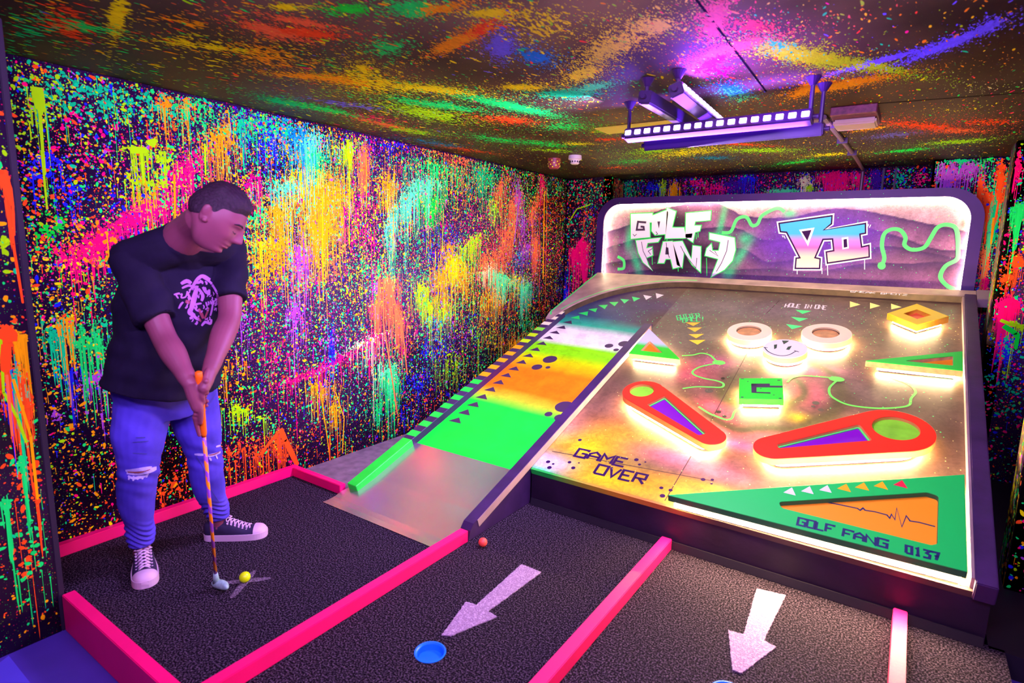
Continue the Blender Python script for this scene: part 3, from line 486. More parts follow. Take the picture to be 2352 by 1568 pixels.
def lane_cols(U, V):
    w = V - .03 * noise2(U, V, 6, 5) + .04 * (U + 2.2); keys = [(-1, gl), (.50, gl), (.72, og2), (1.03, og2), (1.24, (.5, .80, .0)), (1.32, lm), (1.46, lm), (1.54, wh), (1.74, wh), (1.86, tl), (2.05, (.03, .08, .14)), (2.5, (.06, .04, .09)), (3.2, (.25, .17, .12))]
    xs = [k[0] for k in keys]; C = np.stack([np.interp(w, xs, [k[1][i] for k in keys]) for i in range(3)], -1)
    e = np.clip(1 - (U + 2.645) / .05, 0, 1)[..., None] * (V[..., None] < 1.9); C = C * (1 - .5 * e) + np.array((.6, .4, .4)) * .5 * e
    r = np.clip((U + 2.2) / .45, 0, 1)[..., None] * np.clip((V[..., None] - 1.88) * 9, 0, 1); C = C * (1 + .12 * noise2(U, V, 20, 6)[..., None])
    return C * (1 - r) + play_cols(U, V) * r
M_lane = attr_mat('sprayed_lane_paint', .55, grain=.12, gscale=16, spec=.2)
obj('lane_surface', grid_mesh('lane_surface', -2.65, -1.74, -.08, 2.87, 120, 300, lane_cols, .0004, lambda u, v: below_arc(u, v) & ((u < UD + .03) | (v > 1.90))), M_lane, table)
# bent metal plate at the foot of the lane
bm = bmesh.new(); nx = 12
prof = [(-.79, -.055), (-.74, -.022), (-.68, .0035), (-.55, .004), (-.07, .004)]
# toe lies flat on the carpet: convert world z=.003 at its front edge
prof = []
for y, z in ((2.015, .004), (2.06, .0045), (2.10, .009), (2.16, .026)):
    r = np.array([0, y, z]) - B0; prof.append((float(r @ BV), float(r @ BN)))
prof += [(-.45, .004), (-.07, .004)]
rows = []
for v, z in prof:
    a0 = -2.70 if v < -.55 else -2.635; rows.append([bm.verts.new((a0 + (-1.80 - a0) * k / nx, v, z)) for k in range(nx + 1)])
for a, b in zip(rows, rows[1:]):
    for k in range(nx): bm.faces.new((a[k], a[k + 1], b[k + 1], b[k]))
ex = bmesh.ops.extrude_face_region(bm, geom=list(bm.faces)); bmesh.ops.translate(bm, vec=(0, 0, -.003), verts=[g for g in ex['geom'] if isinstance(g, bmesh.types.BMVert)])
M_metal = mat('brushed_metal_plate', (.66, .58, .58, 1), .26, metal=.9, var=.12, vscale=3, bump=.05, bscale=300)
tag_ = obj('ramp_plate', bm, M_metal, table)
# body under the board
bm = bmesh.new()
def wl_(y, z, u):  # world -> table local
    r = np.array([0, y, z]) - B0; return (u, float(r @ BV), float(r @ BN))
def side_slab(bm, u0, u1, pts):
    A = [bm.verts.new(wl_(y, z, u0)) for y, z in pts]; B = [bm.verts.new(wl_(y, z, u1)) for y, z in pts]; n = len(pts)
    bm.faces.new(A); bm.faces.new(B[::-1])
    for i in range(n): bm.faces.new((A[i], A[(i + 1) % n], B[(i + 1) % n], B[i]))
zt = lambda y, d=0: .222 + (y - 2.76) * math.tan(TH) + d
side_slab(bm, -1.73, .385, [(2.76, 0.001), (5.60, 0.001), (5.60, zt(5.60, -.012)), (2.76, zt(2.76, -.012))]); obj('base', bm, M_darkwood, table)
bm = bmesh.new(); side_slab(bm, -2.65, -1.801, [(2.21, 0.001), (5.60, 0.001), (5.60, zt(5.60, -.004)), (2.21, zt(2.21, -.004))]); obj('lane_base', bm, M_darkwood, table)
bm = bmesh.new(); box(bm, (-1.73, -.0145, -.034), (.385, .05, -.0008)); m = bpy.data.materials.new('sprayed_front_edge'); m.use_nodes = True; n, l = nt(m)
tc = n.new('ShaderNodeTexCoord'); sx = n.new('ShaderNodeSeparateXYZ'); cr = n.new('ShaderNodeValToRGB'); mr = n.new('ShaderNodeMapRange'); l.new(tc.outputs['Object'], sx.inputs[0]); l.new(sx.outputs[0], mr.inputs[0]); mr.inputs[1].default_value = -1.73; mr.inputs[2].default_value = -.6; l.new(mr.outputs[0], cr.inputs[0])
e = cr.color_ramp.elements; e[0].position = .12; e[0].color = (.01, .55, .05, 1); e[1].position = .95; e[1].color = (.10, .05, .04, 1)
for p_, c_ in ((.30, (.45, .40, .02, 1)), (.50, (.75, .32, .02, 1)), (.70, (.55, .16, .03, 1))): x = e.new(p_); x.color = c_
l.new(cr.outputs[0], n['Principled BSDF'].inputs['Base Color']); obj('front_edge', bm, m, table)
bm = bmesh.new(); side_slab(bm, -1.72, .38, [(2.755, .012), (2.75, .040), (2.744, .040), (2.735, .002), (2.755, .002)]); obj('kick_strip', bm, M_black, table)
# rails
def rail(name, u0, u1, v0, v1, h, m, bev=.004, z0=0.):
    bm = bmesh.new(); box(bm, (u0, v0, z0), (u1, v1, h)); bmesh.ops.bevel(bm, geom=list(bm.edges), offset=bev, segments=2, affect='EDGES'); return obj(name, bm, m, table)
rail('side_rail', .325, .395, -.03, 2.90, .062, M_rail, z0=-.03)
M_inface = mat('pale_rail_face', (.36, .25, .22, 1), .5, var=.2)
rail('side_rail_face', .313, .3245, 0, 2.86, .056, M_inface, .001, z0=.0006)
bm = bmesh.new(); v0r = -.60
side_slab(bm, -1.80, -1.735, [(2.175, .003), (2.758, .003), (2.758, .21), (4.55, zt(4.55, .001)), (4.585, zt(4.585, .035)), (4.56, zt(4.56, .052)), (2.215, zt(2.215, .052)), (2.19, zt(2.19, .03))])
obj('divider_rail', bm, M_rail, table)
bm = bmesh.new(); box(bm, (-1.7345, -.53, .004), (-1.7305, 1.90, .047)); obj('divider_rail_face', bm, M_inface, table)
# left rail with chequered paint
bm = bmesh.new(); box(bm, (-2.68, -.10, -.05), (-2.600, 2.0, .050)); bmesh.ops.bevel(bm, geom=list(bm.edges), offset=.003, segments=1, affect='EDGES'); obj('left_rail', bm, M_rail, table)
bm = bmesh.new(); box(bm, (-2.68, -.60, .001), (-2.600, -.098, .050)); bmesh.ops.bevel(bm, geom=list(bm.edges), offset=.003, segments=1, affect='EDGES'); obj('left_rail_foot', bm, mat('bright_green_paint', paint(20, 255, 60), .5, var=.1), table)
M_sq = {}
def sqmat(v):
    k = 'bright_green' if v < .72 else 'orange' if v < 1.25 else 'yellow_green' if v < 1.45 else 'lime' if v < 1.6 else 'cream'
    c = dict(bright_green=(20, 245, 70), orange=(255, 150, 20), yellow_green=(190, 230, 20), lime=(130, 245, 70), cream=(245, 230, 220))[k]
    if k not in M_sq: M_sq[k] = mat(k + '_square_paint', paint(*c), .5)
    return M_sq[k]
v = -.085
while v < 2.0:
    bm = bmesh.new(); box(bm, (-2.6812, v + .018, .0495), (-2.5985, v + .077, .0512)); obj('painted_square', bm, sqmat(v), table); v += .118
# back rail with curved inner edge, filled to the left corner
outl = [(.395, 2.87)] + ARC + [(-2.646, 1.90), (-2.70, 1.93), (-2.76, 1.96), (-2.79, 2.06), (-2.79, 2.985), (.395, 2.985)]
outl = [(.395, 2.868)] + [(a, b) for a, b in ARC] + [(-2.70, 1.82), (-2.735, 1.95), (-2.745, 2.985), (.395, 2.985)]
obj('back_rail', prism(outl, z0=-.02, z1=.056, bev=.002), mat('tan_grey_rail_paint', (.42, .30, .23, 1), .5, var=.35, vscale=7, bump=.08), table)
bm = bmesh.new(); arc2 = [(a - .004 * math.sin(t), b) for (a, b), t in zip(ARC, [PI / 2 * k / 24 for k in range(25)])]
P = [(.31, 2.866)] + [(a * 1 + .002 * math.sin(PI / 2 * k / 24), b - .002) for k, (a, b) in enumerate(ARC)]
L0 = [bm.verts.new((p[0], p[1], .001)) for p in P]; L1 = [bm.verts.new((p[0], p[1], .050)) for p in P]
for i in range(len(P) - 1): bm.faces.new((L0[i], L0[i + 1], L1[i + 1], L1[i]))
obj('back_rail_face', bm, mat('brown_curved_rail_face', (.09, .06, .03, 1), .5, var=.5, vscale=12), table)
rail('rail_end', .397, .50, 2.80, 2.985, .066, mat('grey_purple_rail_end', (.28, .2, .2, 1), .5))
bm = bmesh.new(); stroke(bm, [(-2.69, 1.90), (-2.728, 1.97), (-2.737, 2.94)], .016, .0565); stroke(bm, [(a - .035 * math.sin(PI / 2 * k / 24), b + .035 * math.cos(PI / 2 * k / 24)) for k, (a, b) in enumerate(ARC)][:22], .012, .0567)
obj('green_line', bm, mat('green_line_paint', paint(70, 245, 130), .5), table)
# board seams
Mk_seam = mat('dark_seam', (.05, .02, .02, 1), .7)
for a, b in (((1722, 800), (1632, 968)), ((1587, 1048), (1527, 1150)), ((1268, 1036), (1640, 1105)), ((1760, 720), (1790, 690))): 
    bm = bmesh.new(); stroke(bm, [bp(*a), bp(*b)], .005, .0009); obj('board_seam', bm, Mk_seam, table)
# painted marks on the board
def decal(name, m, z=.0012): return [bmesh.new(), name, m, z]
def put(d, parent=None): return obj(d[1], d[0], d[2], parent or table)
def tri_px(d, pts, h=0.): poly2d(d[0], [bp(*p, h) for p in pts], d[3] + h)
Mk_teal = mat('teal_green_stencil', paint(40, 225, 140), .5); Mk_green = mat('green_stencil', paint(20, 225, 110), .5); Mk_white = mat('white_stencil', (.8, .78, .74, 1), .5); Mk_or = mat('orange_stencil', paint(255, 175, 50), .5); Mk_dark = mat('dark_stencil', (.05, .025, .06, 1), .5); Mk_purple = mat('purple_ink', (.028, .004, .06, 1), .6, spec=.1); Mk_cream = mat('cream_stencil', paint(250, 225, 160), .5)
Z4 = lambda x, y: (1180 + x / 4.523, 560 + y / 4.523)
for i, t in enumerate([((590, 768), (680, 745), (685, 785)), ((670, 720), (773, 702), (765, 747)), ((775, 680), (870, 668), (850, 710)), ((878, 637), (978, 633), (945, 678)), ((990, 605), (1088, 603), (1048, 648)), ((1107, 572), (1200, 580), (1150, 620)), ((1228, 548), (1315, 565), (1248, 600)), ((1345, 530), (1437, 547), (1375, 582)), ((1475, 512), (1560, 532), (1485, 568))]):
    d = decal('stencil_triangle', Mk_green if i < 5 else Mk_teal if i < 7 else Mk_white); tri_px(d, [Z4(*q) for q in t]); put(d)
Z8 = lambda x, y: (740 + x / 2.3758, 640 + y / 2.3758)
for t in [((1310, 238), (1360, 228), (1363, 248)), ((1275, 268), (1322, 256), (1328, 275)), ((1238, 295), (1280, 284), (1297, 303)), ((1203, 325), (1243, 312), (1262, 332)), ((1168, 358), (1208, 343), (1225, 363)), ((1130, 390), (1175, 375), (1190, 396)), ((1093, 424), (1137, 408), (1153, 430)), ((1055, 460), (1100, 443), (1115, 466)), ((1012, 495), (1060, 478), (1075, 503)), ((972, 530), (1018, 514), (1032, 540)), ((928, 570), (978, 552), (992, 578)), ((882, 608), (935, 590), (946, 618)), ((836, 647), (890, 630), (901, 660)), ((788, 690), (847, 672), (854, 702)), ((740, 733), (797, 712), (806, 746)), ((690, 775), (748, 757), (757, 790))]:
    d = decal('stencil_triangle', Mk_dark); tri_px(d, [Z8(*q) for q in t]); put(d)
def spot(px, rx, m=Mk_dark, name='stencil_spot', asp=1.0):
    c = bp(*px); r = abs(bp(px[0] + rx, px[1])[0] - c[0]); d = decal(name, m); poly2d(d[0], circ(c, r, 28, r * asp), d[3]); put(d)
for q, r in (((1243, 440), 40), ((1172, 482), 30), ((1232, 484), 14), ((1322, 698), 55), ((1235, 739), 23), ((1297, 758), 33)): spot(Z8(*q), r / 2.3758)
Z5 = lambda x, y: (1200 + x / 3.015, 680 + y / 3.015)
for q, r in (((705, 330), 43), ((599, 344), 31), ((649, 372), 20)): spot(Z5(*q), r / 3.015)
for q, r in (((398, 996), 14), ((178, 1147), 16), ((213, 1162), 10), ((187, 1187), 17), ((326, 1150), 14), ((352, 1189), 16), ((391, 1155), 7), ((789, 1133), 17), ((851, 1149), 8), ((811, 1166), 12), ((962, 1328), 16), ((1026, 1344), 16), ((970, 1383), 21), ((1251, 1270), 18), ((1315, 1271), 13), ((1309, 1299), 10), ((1292, 656), 30), ((1358, 802), 20), ((1398, 832), 15), ((1390, 570), 18), ((1445, 567), 12)): spot(Z5(*q), r / 3.015, Mk_purple if q[1] > 900 else mat('olive_spot_paint', (.08, .07, .04, 1), .6) if q[0] == 1292 else bpy.data.materials['olive_spot_paint'] if q[0] > 1280 and q[1] < 900 else Mk_dark)
Z6 = lambda x, y: (1600 + x / 3.36, 680 + y / 3.36)
for q, r in (((920, 825), 30), ((900, 852), 18), ((960, 878), 26), ((205, 635), 18), ((270, 632), 13), ((167, 893), 22), ((215, 928), 18)): spot(Z6(*q), r / 3.36, bpy.data.materials['olive_spot_paint'])
# small arrow triangles under the words
for t in [((1128, 182), (1232, 182), (1183, 207)), ((1140, 218), (1244, 217), (1195, 248)), ((1150, 264), (1257, 262), (1203, 292)), ((1152, 305), (1268, 303), (1213, 336))]:
    d = decal('stencil_triangle', Mk_or); tri_px(d, [Z5(*q) for q in t]); put(d)
for t in [((762, 105), (887, 115), (817, 138)), ((727, 160), (858, 173), (792, 197)), ((690, 216), (820, 233), (735, 255))]:
    d = decal('stencil_triangle', Mk_teal); tri_px(d, [Z6(*q) for q in t]); put(d)
for t in [((1183, 40), (1265, 66), (1183, 88)), ((1338, 51), (1418, 75), (1338, 98)), ((1500, 58), (1582, 85), (1502, 103))]:
    d = decal('stencil_triangle', Mk_cream); tri_px(d, [Z6(*q) for q in t]); put(d)
def words(name, s, a, b, top, m, h=0., wl=None, w=.010, par=None, **k):
    A, B, T = Vector(bp(*a, h)), Vector(bp(*b, h)), Vector(bp(*top, h)); hh = abs((T - A).dot(Vector((-(B - A).normalized().y, (B - A).normalized().x))))
    n = sum(1 if c != ' ' else .8 for c in s) - .2; wl = wl or (B - A).length / (n * 1.25 * hh)
    d = decal(name, m); text2d(d[0], s, A, B - A, hh, wl, w, d[3] + h, **k); return put(d, par)
words('game_over_lettering', 'GAME', (1319, 1047), (1432, 1072), (1324, 1029), Mk_purple, w=.016)
words('game_over_lettering', 'OVER', (1364, 1086), (1476, 1112), (1369, 1065), Mk_purple, w=.016)
words('hole_in_one_lettering', 'HOLE IN ONE', Z6(680, 84), Z6(1000, 102), Z6(682, 56), Mk_white, w=.010, jit=.12)
words('gutter_ball_lettering', 'GUTTER', Z5(1075, 165), Z5(1232, 150), Z5(1075, 133), Mk_teal, w=.009, jit=.1)
words('gutter_ball_lettering', 'BALL!', Z5(1110, 180), Z5(1265, 172), Z5(1112, 150), Mk_teal, w=.009, jit=.1)
A, B = Vector(bp(1953, 671, .056)), Vector(bp(2081, 679, .056))
for w_, k_ in (('SNEAK', 0.), ('BHOTZ', .56)):
    d = decal('signature_lettering', Mk_white); text2d(d[0], w_, A + (B - A) * k_, B - A, .030, .95, .006, .0575, jit=.15); put(d)
Mg = mat('green_spray_line', paint(90, 240, 90), .55)
for name, zf, pts in (('sprayed_line', Z5, [(1105, 412), (1180, 408), (1240, 395), (1300, 410), (1345, 450), (1390, 460), (1320, 470), (1230, 490), (1180, 520), (1190, 545), (1260, 570), (1340, 585), (1390, 605), (1380, 630), (1300, 630), (1200, 628), (1110, 640)]),
   ('sprayed_line', Z6, [(700, 665), (740, 630), (820, 615), (920, 620), (1020, 628), (1090, 640), (1060, 670), (1025, 710), (1030, 760), (1080, 800), (1160, 835), (1270, 855), (1400, 865), (1550, 860), (1640, 840), (1655, 790), (1690, 740), (1650, 690), (1560, 650), (1440, 610)]),
   ('sprayed_line', Z5, [(1220, 765), (1290, 810), (1350, 835), (1410, 855), (1450, 845), (1470, 800), (1530, 760)])):
    bm = bmesh.new(); P = smoothline([bp(*zf(*q)) for q in pts], 5); stroke(bm, P, .014, .0010); obj(name, bm, Mg, table)
for c, zf, r in (((1360, 460), Z5, .045), ((1080, 640), Z6, .045)):
    q = bp(*zf(*c)); d = decal('sprayed_blob', Mg, .0011); poly2d(d[0], [(x, y) for x, y in circ(q, r, 24, r * .7)], .0011); put(d)
# paint flecks on the board
rg = np.random.default_rng(4); bm = bmesh.new()
for k in range(700):
    u, v = rg.uniform(-2.2, .28), abs(rg.normal(2.15, .55)); 
    if v > 2.8 or u < -1.7 and v < 1.95: continue
    poly2d(bm, circ((u, v), rg.uniform(.002, .005), 5), .0013)
obj('paint_flecks', bm, Mk_teal, table)['kind'] = 'stuff'
bm = bmesh.new()
for k in range(500): poly2d(bm, circ((rg.uniform(-1.6, .3), rg.uniform(.1, 2.7)), rg.uniform(.0015, .0035), 5), .0013)
obj('paint_flecks', bm, Mk_cream, table)['kind'] = 'stuff'

# ------------------------------------------------------------------ raised pieces with warm LED strips
def piece(name, label, cat, outline, hole_parts, topm, sidem, h0, h1, group=None, led=True, sp=.03, led_range=None, topmesh=None, bev=.004, ledw=.013, scl=None):
    cu, cv = (sum(p[i] for p in outline) / len(outline) for i in (0, 1))
    t = thing(name, label, cat, tuple(bw(cu, cv, 0)), BR3, group); sh = lambda pl: [(p[0] - cu, p[1] - cv) for p in pl]
    holes = [sh(h[0]) for h in hole_parts]
    obj('plate', prism(sh(outline), holes, h0, h1 - .004, bev=0), sidem, t)
    obj('painted_face', prism(inset(sh(outline), .0005), [inset(h, -.0005) if len(h) < 40 else h for h in holes], h1 - .004, h1, bev=.0012), topm, t)
    for hh, m, dpt, nm in hole_parts:
        obj(nm, prism(inset(sh(hh), -.004), (), h0 + .002, h1 - dpt), m, t)
    ins = inset(sh(outline), sp) if len(outline) < 40 else [(p[0] * .86, p[1] * .86) for p in sh(outline)]
    if scl: ins = [(p[0] * scl, p[1] * scl) for p in sh(outline)]
    obj('spacer', prism(ins, (), .0015, h0), M_darkwood, t)
    if led:
        bm = bmesh.new(); rim = inset(ins, -.004); n = len(rim); zc = h0 * .5
        A = [bm.verts.new((p[0], p[1], zc - ledw / 2)) for p in rim]; B = [bm.verts.new((p[0], p[1], zc + ledw / 2)) for p in rim]
        for i in range(n):
            if led_range is None or led_range(i, n): bm.faces.new((A[i], A[(i + 1) % n], B[(i + 1) % n], B[i]))
        obj('led_strip', bm, M_led, t)
    return t, (cu, cv)
HT, H0 = .078, .036
M_redp = mat('red_flipper_paint', paint(255, 40, 30), .42); M_redside = mat('orange_red_edge', (.85, .30, .08, 1), .5, var=.2)
M_lime = mat('lime_green_disc_paint', (.25, .85, .03, 1), .45, var=.25, vscale=12); M_purp = mat('violet_inset_paint', paint(125, 0, 190), .45); M_gline = mat('green_inset_edge', paint(80, 245, 120), .5)
pb = lambda q, h=HT: bp(*q, h)
cA, cB = pb((1478, 899)), pb((1634, 1001)); out = hull2(cA, .138, cB, .080)
cd = pb(Z5(826, 650)); hA = circ(cd, .079, 40); 
tri = rounded([pb(Z5(985, 688)), pb(Z5(862, 748)), pb(Z5(1222, 962)), pb(Z5(1275, 948))], .012, 3)
t, c = piece('pinball_flipper', 'red flipper on the left with green disc and violet inset', 'flipper', out, [(hA, M_lime, .020, 'green_disc'), (tri, M_purp, .022, 'violet_inset')], M_redp, M_redside, H0, HT)
obj('green_inset_edge', prism(inset([(p[0] - c[0], p[1] - c[1]) for p in tri], .0005), [inset([(p[0] - c[0], p[1] - c[1]) for p in tri], .009)], HT - .0218, HT - .017), M_gline, t)
cA, cB = pb((2050, 986)), pb((1775, 1027)); out = hull2(cA, .190, cB, .098)
cd = pb(Z6(1537, 1016)); hA = circ(cd, .108, 40)
tri = rounded([pb(Z6(1256, 985)), pb(Z6(1356, 1110)), pb(Z6(632, 1172)), pb(Z6(618, 1142))], .014, 3)
t, c = piece('pinball_flipper', 'large red flipper on the right, pointing left, with green disc and violet inset', 'flipper', out, [(hA, M_lime, .020, 'green_disc'), (tri, M_purp, .022, 'violet_inset')], M_redp, M_redside, H0, HT)
obj('green_inset_edge', prism(inset([(p[0] - c[0], p[1] - c[1]) for p in tri], .0005), [inset([(p[0] - c[0], p[1] - c[1]) for p in tri], .010)], HT - .0218, HT - .017), M_gline, t)
M_cream = mat('cream_white_paint', (.94, .93, .42, 1), .45); M_creamside = mat('pale_yellow_edge', (.80, .66, .25, 1), .5); M_tan = mat('tan_orange_centre', (.75, .40, .10, 1), .5, var=.3, vscale=20)
for px, rx, hp, hr, lab in (((1721, 760), 54, Z6(403, 263), 30, 'round cream bumper ring at upper left with orange centre'), ((1898, 765), 61, Z6(997, 279), 33, 'round cream bumper ring on the right, larger, with orange centre')):
    c0 = pb(px); r = abs(pb((px[0] + rx, px[1]))[0] - c0[0]); ch = pb(hp); rh = abs(pb((hp[0] + hr, hp[1]))[0] - ch[0])
    t, c = piece('pinball_bumper', lab, 'bumper', circ(c0, r, 48), [(circ(ch, rh, 40), M_tan, .016, 'centre_disc')], M_cream, M_creamside, H0, HT)
    obj('hole_rim', prism([(p[0] - c[0], p[1] - c[1]) for p in circ(ch, rh * 1.0, 40)], [[(p[0] - c[0], p[1] - c[1]) for p in circ(ch, rh * .95, 40)]], HT - .018, HT - .0145), M_black, t)
px = (1803, 800); c0 = pb(px); r = abs(pb((px[0] + 54, px[1]))[0] - c0[0])
t, c = piece('pinball_bumper', 'round white bumper with a drawn smiling face between the two rings', 'bumper', circ(c0, r, 48), [], mat('pure_white_paint', (.93, .95, .62, 1), .45), M_creamside, H0, HT)
bm = bmesh.new(); z = HT + .0008; L = lambda q: (pb(Z6(*q))[0] - c[0], pb(Z6(*q))[1] - c[1])
stroke(bm, smoothline([L(q) for q in ((525, 395), (550, 425), (600, 450), (665, 460), (720, 450), (760, 428), (780, 425))], 4), .007, z)
stroke(bm, [L((512, 393)), L((548, 398))], .007, z); stroke(bm, [L((752, 420)), L((790, 430))], .007, z)
poly2d(bm, [L(q) for q in ((597, 375), (622, 372), (618, 400), (598, 410))], z); poly2d(bm, [L(q) for q in ((705, 390), (735, 384), (715, 415), (690, 412))], z)
poly2d(bm, [L(q) for q in ((658, 342), (715, 344), (700, 356), (672, 372), (668, 362))], z)
obj('smiling_face_drawing', bm, mat('dark_green_ink', (.01, .06, .02, 1), .5), t)
# square green plaque with a G
q = [pb(p) for p in ((1698, 868), (1797, 868), (1800, 917), (1697, 915))]; q = [q[0], q[1], q[2], q[3]]
uL, uR = min(p[0] for p in q), max(p[0] for p in q); vB, vT = min(p[1] for p in q), max(p[1] for p in q)
M_bg = mat('vivid_green_paint', (.02, .90, .03, 1), .45)
t, c = piece('pinball_target_plaque', 'square bright green plaque with dark maze-like letter at the middle of the board', 'plaque', q[::-1], [], M_bg, M_bg, H0, HT, sp=.022)
bm = bmesh.new(); L = lambda a: (pb(Z6(*a))[0] - c[0], pb(Z6(*a))[1] - c[1]); z = HT + .0006
for pl in ([(422, 675), (565, 675), (565, 692), (422, 692)], [(422, 675), (462, 675), (462, 744), (424, 744)], [(540, 691), (664, 692), (664, 705), (460, 703), (460, 692)], [(450, 738), (570, 742), (570, 752), (424, 745)]): poly2d(bm, [L(a) for a in pl], z)
for a, b in (((342, 636), (364, 640)), ((624, 646), (648, 651)), ((342, 776), (362, 782)), ((634, 786), (656, 792)), ((391, 657), (400, 661)), ((488, 709), (502, 713)), ((590, 760), (602, 764))): poly2d(bm, [L(a), L((b[0], a[1])), L(b), L((a[0], b[1]))], z)
obj('letter_groove', bm, Mk_dark, t)
# triangles
def gtri(name, label, pts, inner, topm, sidem, inm, h0=H0, h1=HT, rnd=.004, rin=.006, **k):
    o = rounded([pb(p, h1) for p in pts], rnd, 2); i_ = rounded([pb(p, h1) for p in inner], rin, 4)
    return piece(name, label, 'guide', o, [(i_, inm, .026, 'orange_inset')], topm, sidem, h0, h1, **k)
M_gtop = mat('emerald_green_paint', (.005, .95, .04, 1), .45); M_oin = mat('orange_inset_paint', (.96, .36, .01, 1), .45); M_oin2 = mat('deep_orange_inset_paint', paint(255, 120, 20), .5)
me = None
t, c = gtri('triangle_guide', 'small triangle guide fading from pale blue to green, beside the lane divider', [(1490.6, 754), (1443.8, 811), (1563, 825)], [(1492, 782), (1471, 804.4), (1522, 810)], M_gtop, M_creamside, M_oin2, scl=.80)
tp = [o for o in t.children if o.name.startswith('painted_face')][0]; m = bpy.data.materials.new('pale_blue_to_green_paint'); m.use_nodes = True; n, l = nt(m)
tc = n.new('ShaderNodeTexCoord'); sx = n.new('ShaderNodeSeparateXYZ'); cr = n.new('ShaderNodeValToRGB'); mr = n.new('ShaderNodeMapRange'); l.new(tc.outputs['Object'], sx.inputs[0]); l.new(sx.outputs[1], mr.inputs[0])
mr.inputs[1].default_value = -.10; mr.inputs[2].default_value = .22; l.new(mr.outputs[0], cr.inputs[0]); cr.color_ramp.elements[0].color = paint(20, 200, 30); cr.color_ramp.elements[0].position = .30; cr.color_ramp.elements[1].color = (.62, .72, .68, 1); cr.color_ramp.elements[1].position = .52
l.new(cr.outputs[0], n['Principled BSDF'].inputs['Base Color']); tp.data.materials[0] = m
t, c = gtri('triangle_guide', 'long narrow green triangle guide pointing left from the right rail', [(1985, 828), (2211, 806), (2212, 851)], [(2076, 828), (2189, 817), (2189, 839)], mat('spring_green_paint', (.005, .95, .05, 1), .5), M_ply, M_oin, scl=.78)
HB = .085
t, c = gtri('triangle_guide', 'big green corner triangle with orange heartbeat panel and lettering, at the front right', [(1531, 1136), (2216, 1089), (2223, 1313)], [(1788, 1152), (2129, 1130), (2156, 1138), (2153, 1248), (2139, 1251), (1796, 1166)], mat('jade_green_paint', (.003, .62, .075, 1), .5), mat('dark_green_edge', (.02, .16, .05, 1), .5), M_oin, h0=.048, h1=HB, ledw=.026, rin=.02, scl=.955, rnd=.003)
Z7 = lambda x, y: (1500 + x / 2.94, 1050 + y / 2.94); L = lambda a, h=HB: (pb(Z7(*a), h)[0] - c[0], pb(Z7(*a), h)[1] - c[1])
for i, tr in enumerate([((880, 238), (938, 204), (963, 258)), ((1000, 229), (1058, 196), (1084, 249)), ((1122, 221), (1178, 188), (1206, 240)), ((1243, 211), (1305, 179), (1337, 236)), ((1363, 203), (1424, 170), (1460, 226)), ((1490, 194), (1550, 163), (1587, 220)), ((1622, 186), (1682, 154), (1720, 211))]):
    bm = bmesh.new(); poly2d(bm, [L(a) for a in tr], HB + .0008); obj('painted_triangle', bm, Mk_white if i < 3 else mat('amber_stencil', paint(250, 160, 20), .5) if i == 3 else bpy.data.materials['amber_stencil'] if i < 6 else mat('crimson_stencil', paint(240, 20, 70), .5), t)
for s_, a, b, tp in (('GOLF', (974, 455), (1215, 512), (985, 408)), ('FANG', (1280, 533), (1578, 612), (1290, 485)), ('0137', (1708, 645), (1930, 698), (1718, 598))):
    A, B, T = (Vector(L(q)) for q in (a, b, tp)); hh = abs((T - A).dot(Vector((-(B - A).normalized().y, (B - A).normalized().x)))); bm = bmesh.new()
    text2d(bm, s_, A, B - A, hh, (B - A).length / (3.8 * 1.25 * hh), .011, HB + .0008); obj('lettering', bm, mat('navy_ink', (.01, .02, .09, 1), .5) if s_ == 'GOLF' else bpy.data.materials['navy_ink'], t)
hp = HB - .026; bm = bmesh.new()
stroke(bm, [L(a, hp) for a in ((1150, 300), (1250, 318), (1380, 345), (1398, 358), (1418, 343), (1432, 358), (1500, 368), (1580, 390), (1598, 412), (1610, 385), (1633, 422), (1645, 342), (1680, 470), (1710, 395), (1735, 430), (1800, 440), (1905, 468))], .007, hp + .0008); obj('heartbeat_line', bm, bpy.data.materials['navy_ink'], t)
# diamond
t, c = piece('diamond_block', 'orange square block turned on its corner at the upper right of the board', 'block', [pb(p, .085) for p in ((2038, 719), (2107, 746), (2180, 726), (2106, 697))], [([pb(p, .085) for p in ((2075.8, 719.5), (2106.6, 732), (2139, 723), (2106, 710))], mat('coral_inset_paint', paint(255, 95, 70), .5), .030, 'coral_inset')], mat('amber_paint', paint(255, 190, 0), .45), mat('amber_edge', (.80, .42, .03, 1), .5, var=.15, vscale=30), .036, .085, sp=.03)

# ------------------------------------------------------------------ backbox
BY, PD = 5.62, .030
bb = thing('backbox', 'upright graffiti backbox sign with dark rounded frame lit from inside, above the playfield', 'sign', (-1.21, BY, 1.21), (0, 0, 0))
def rbox(x0, x1, z0, z1, r, n=10):
    P = [(x0, z0), (x1, z0)]
    for k in range(n + 1): a = PI / 2 * k / n; P.append((x1 - r + r * math.cos(a), z1 - r + r * math.sin(a)))
    for k in range(n + 1): a = PI / 2 + PI / 2 * k / n; P.append((x0 + r + r * math.cos(a), z1 - r + r * math.sin(a)))
    return P
fo = [(x + 1.21, z - 1.21) for x, z in rbox(-2.80, .385, 1.19, 2.027, .24)]; fi = [(x + 1.21, z - 1.21) for x, z in rbox(-2.725, .305, 1.195, 1.962, .18)]
UP = Matrix.Rotation(PI / 2, 4, 'X')   # (x, z, depth) -> depth along -Y
me = prism(fo, (fi,), -.036, .018); me.transform(UP); obj('frame', me, mat('violet_frame_paint', (.040, .007, .125, 1), .45, var=.2, vscale=6), bb)
LIL, DKP = np.array((.30, .12, .24)), np.array((.035, .010, .07))
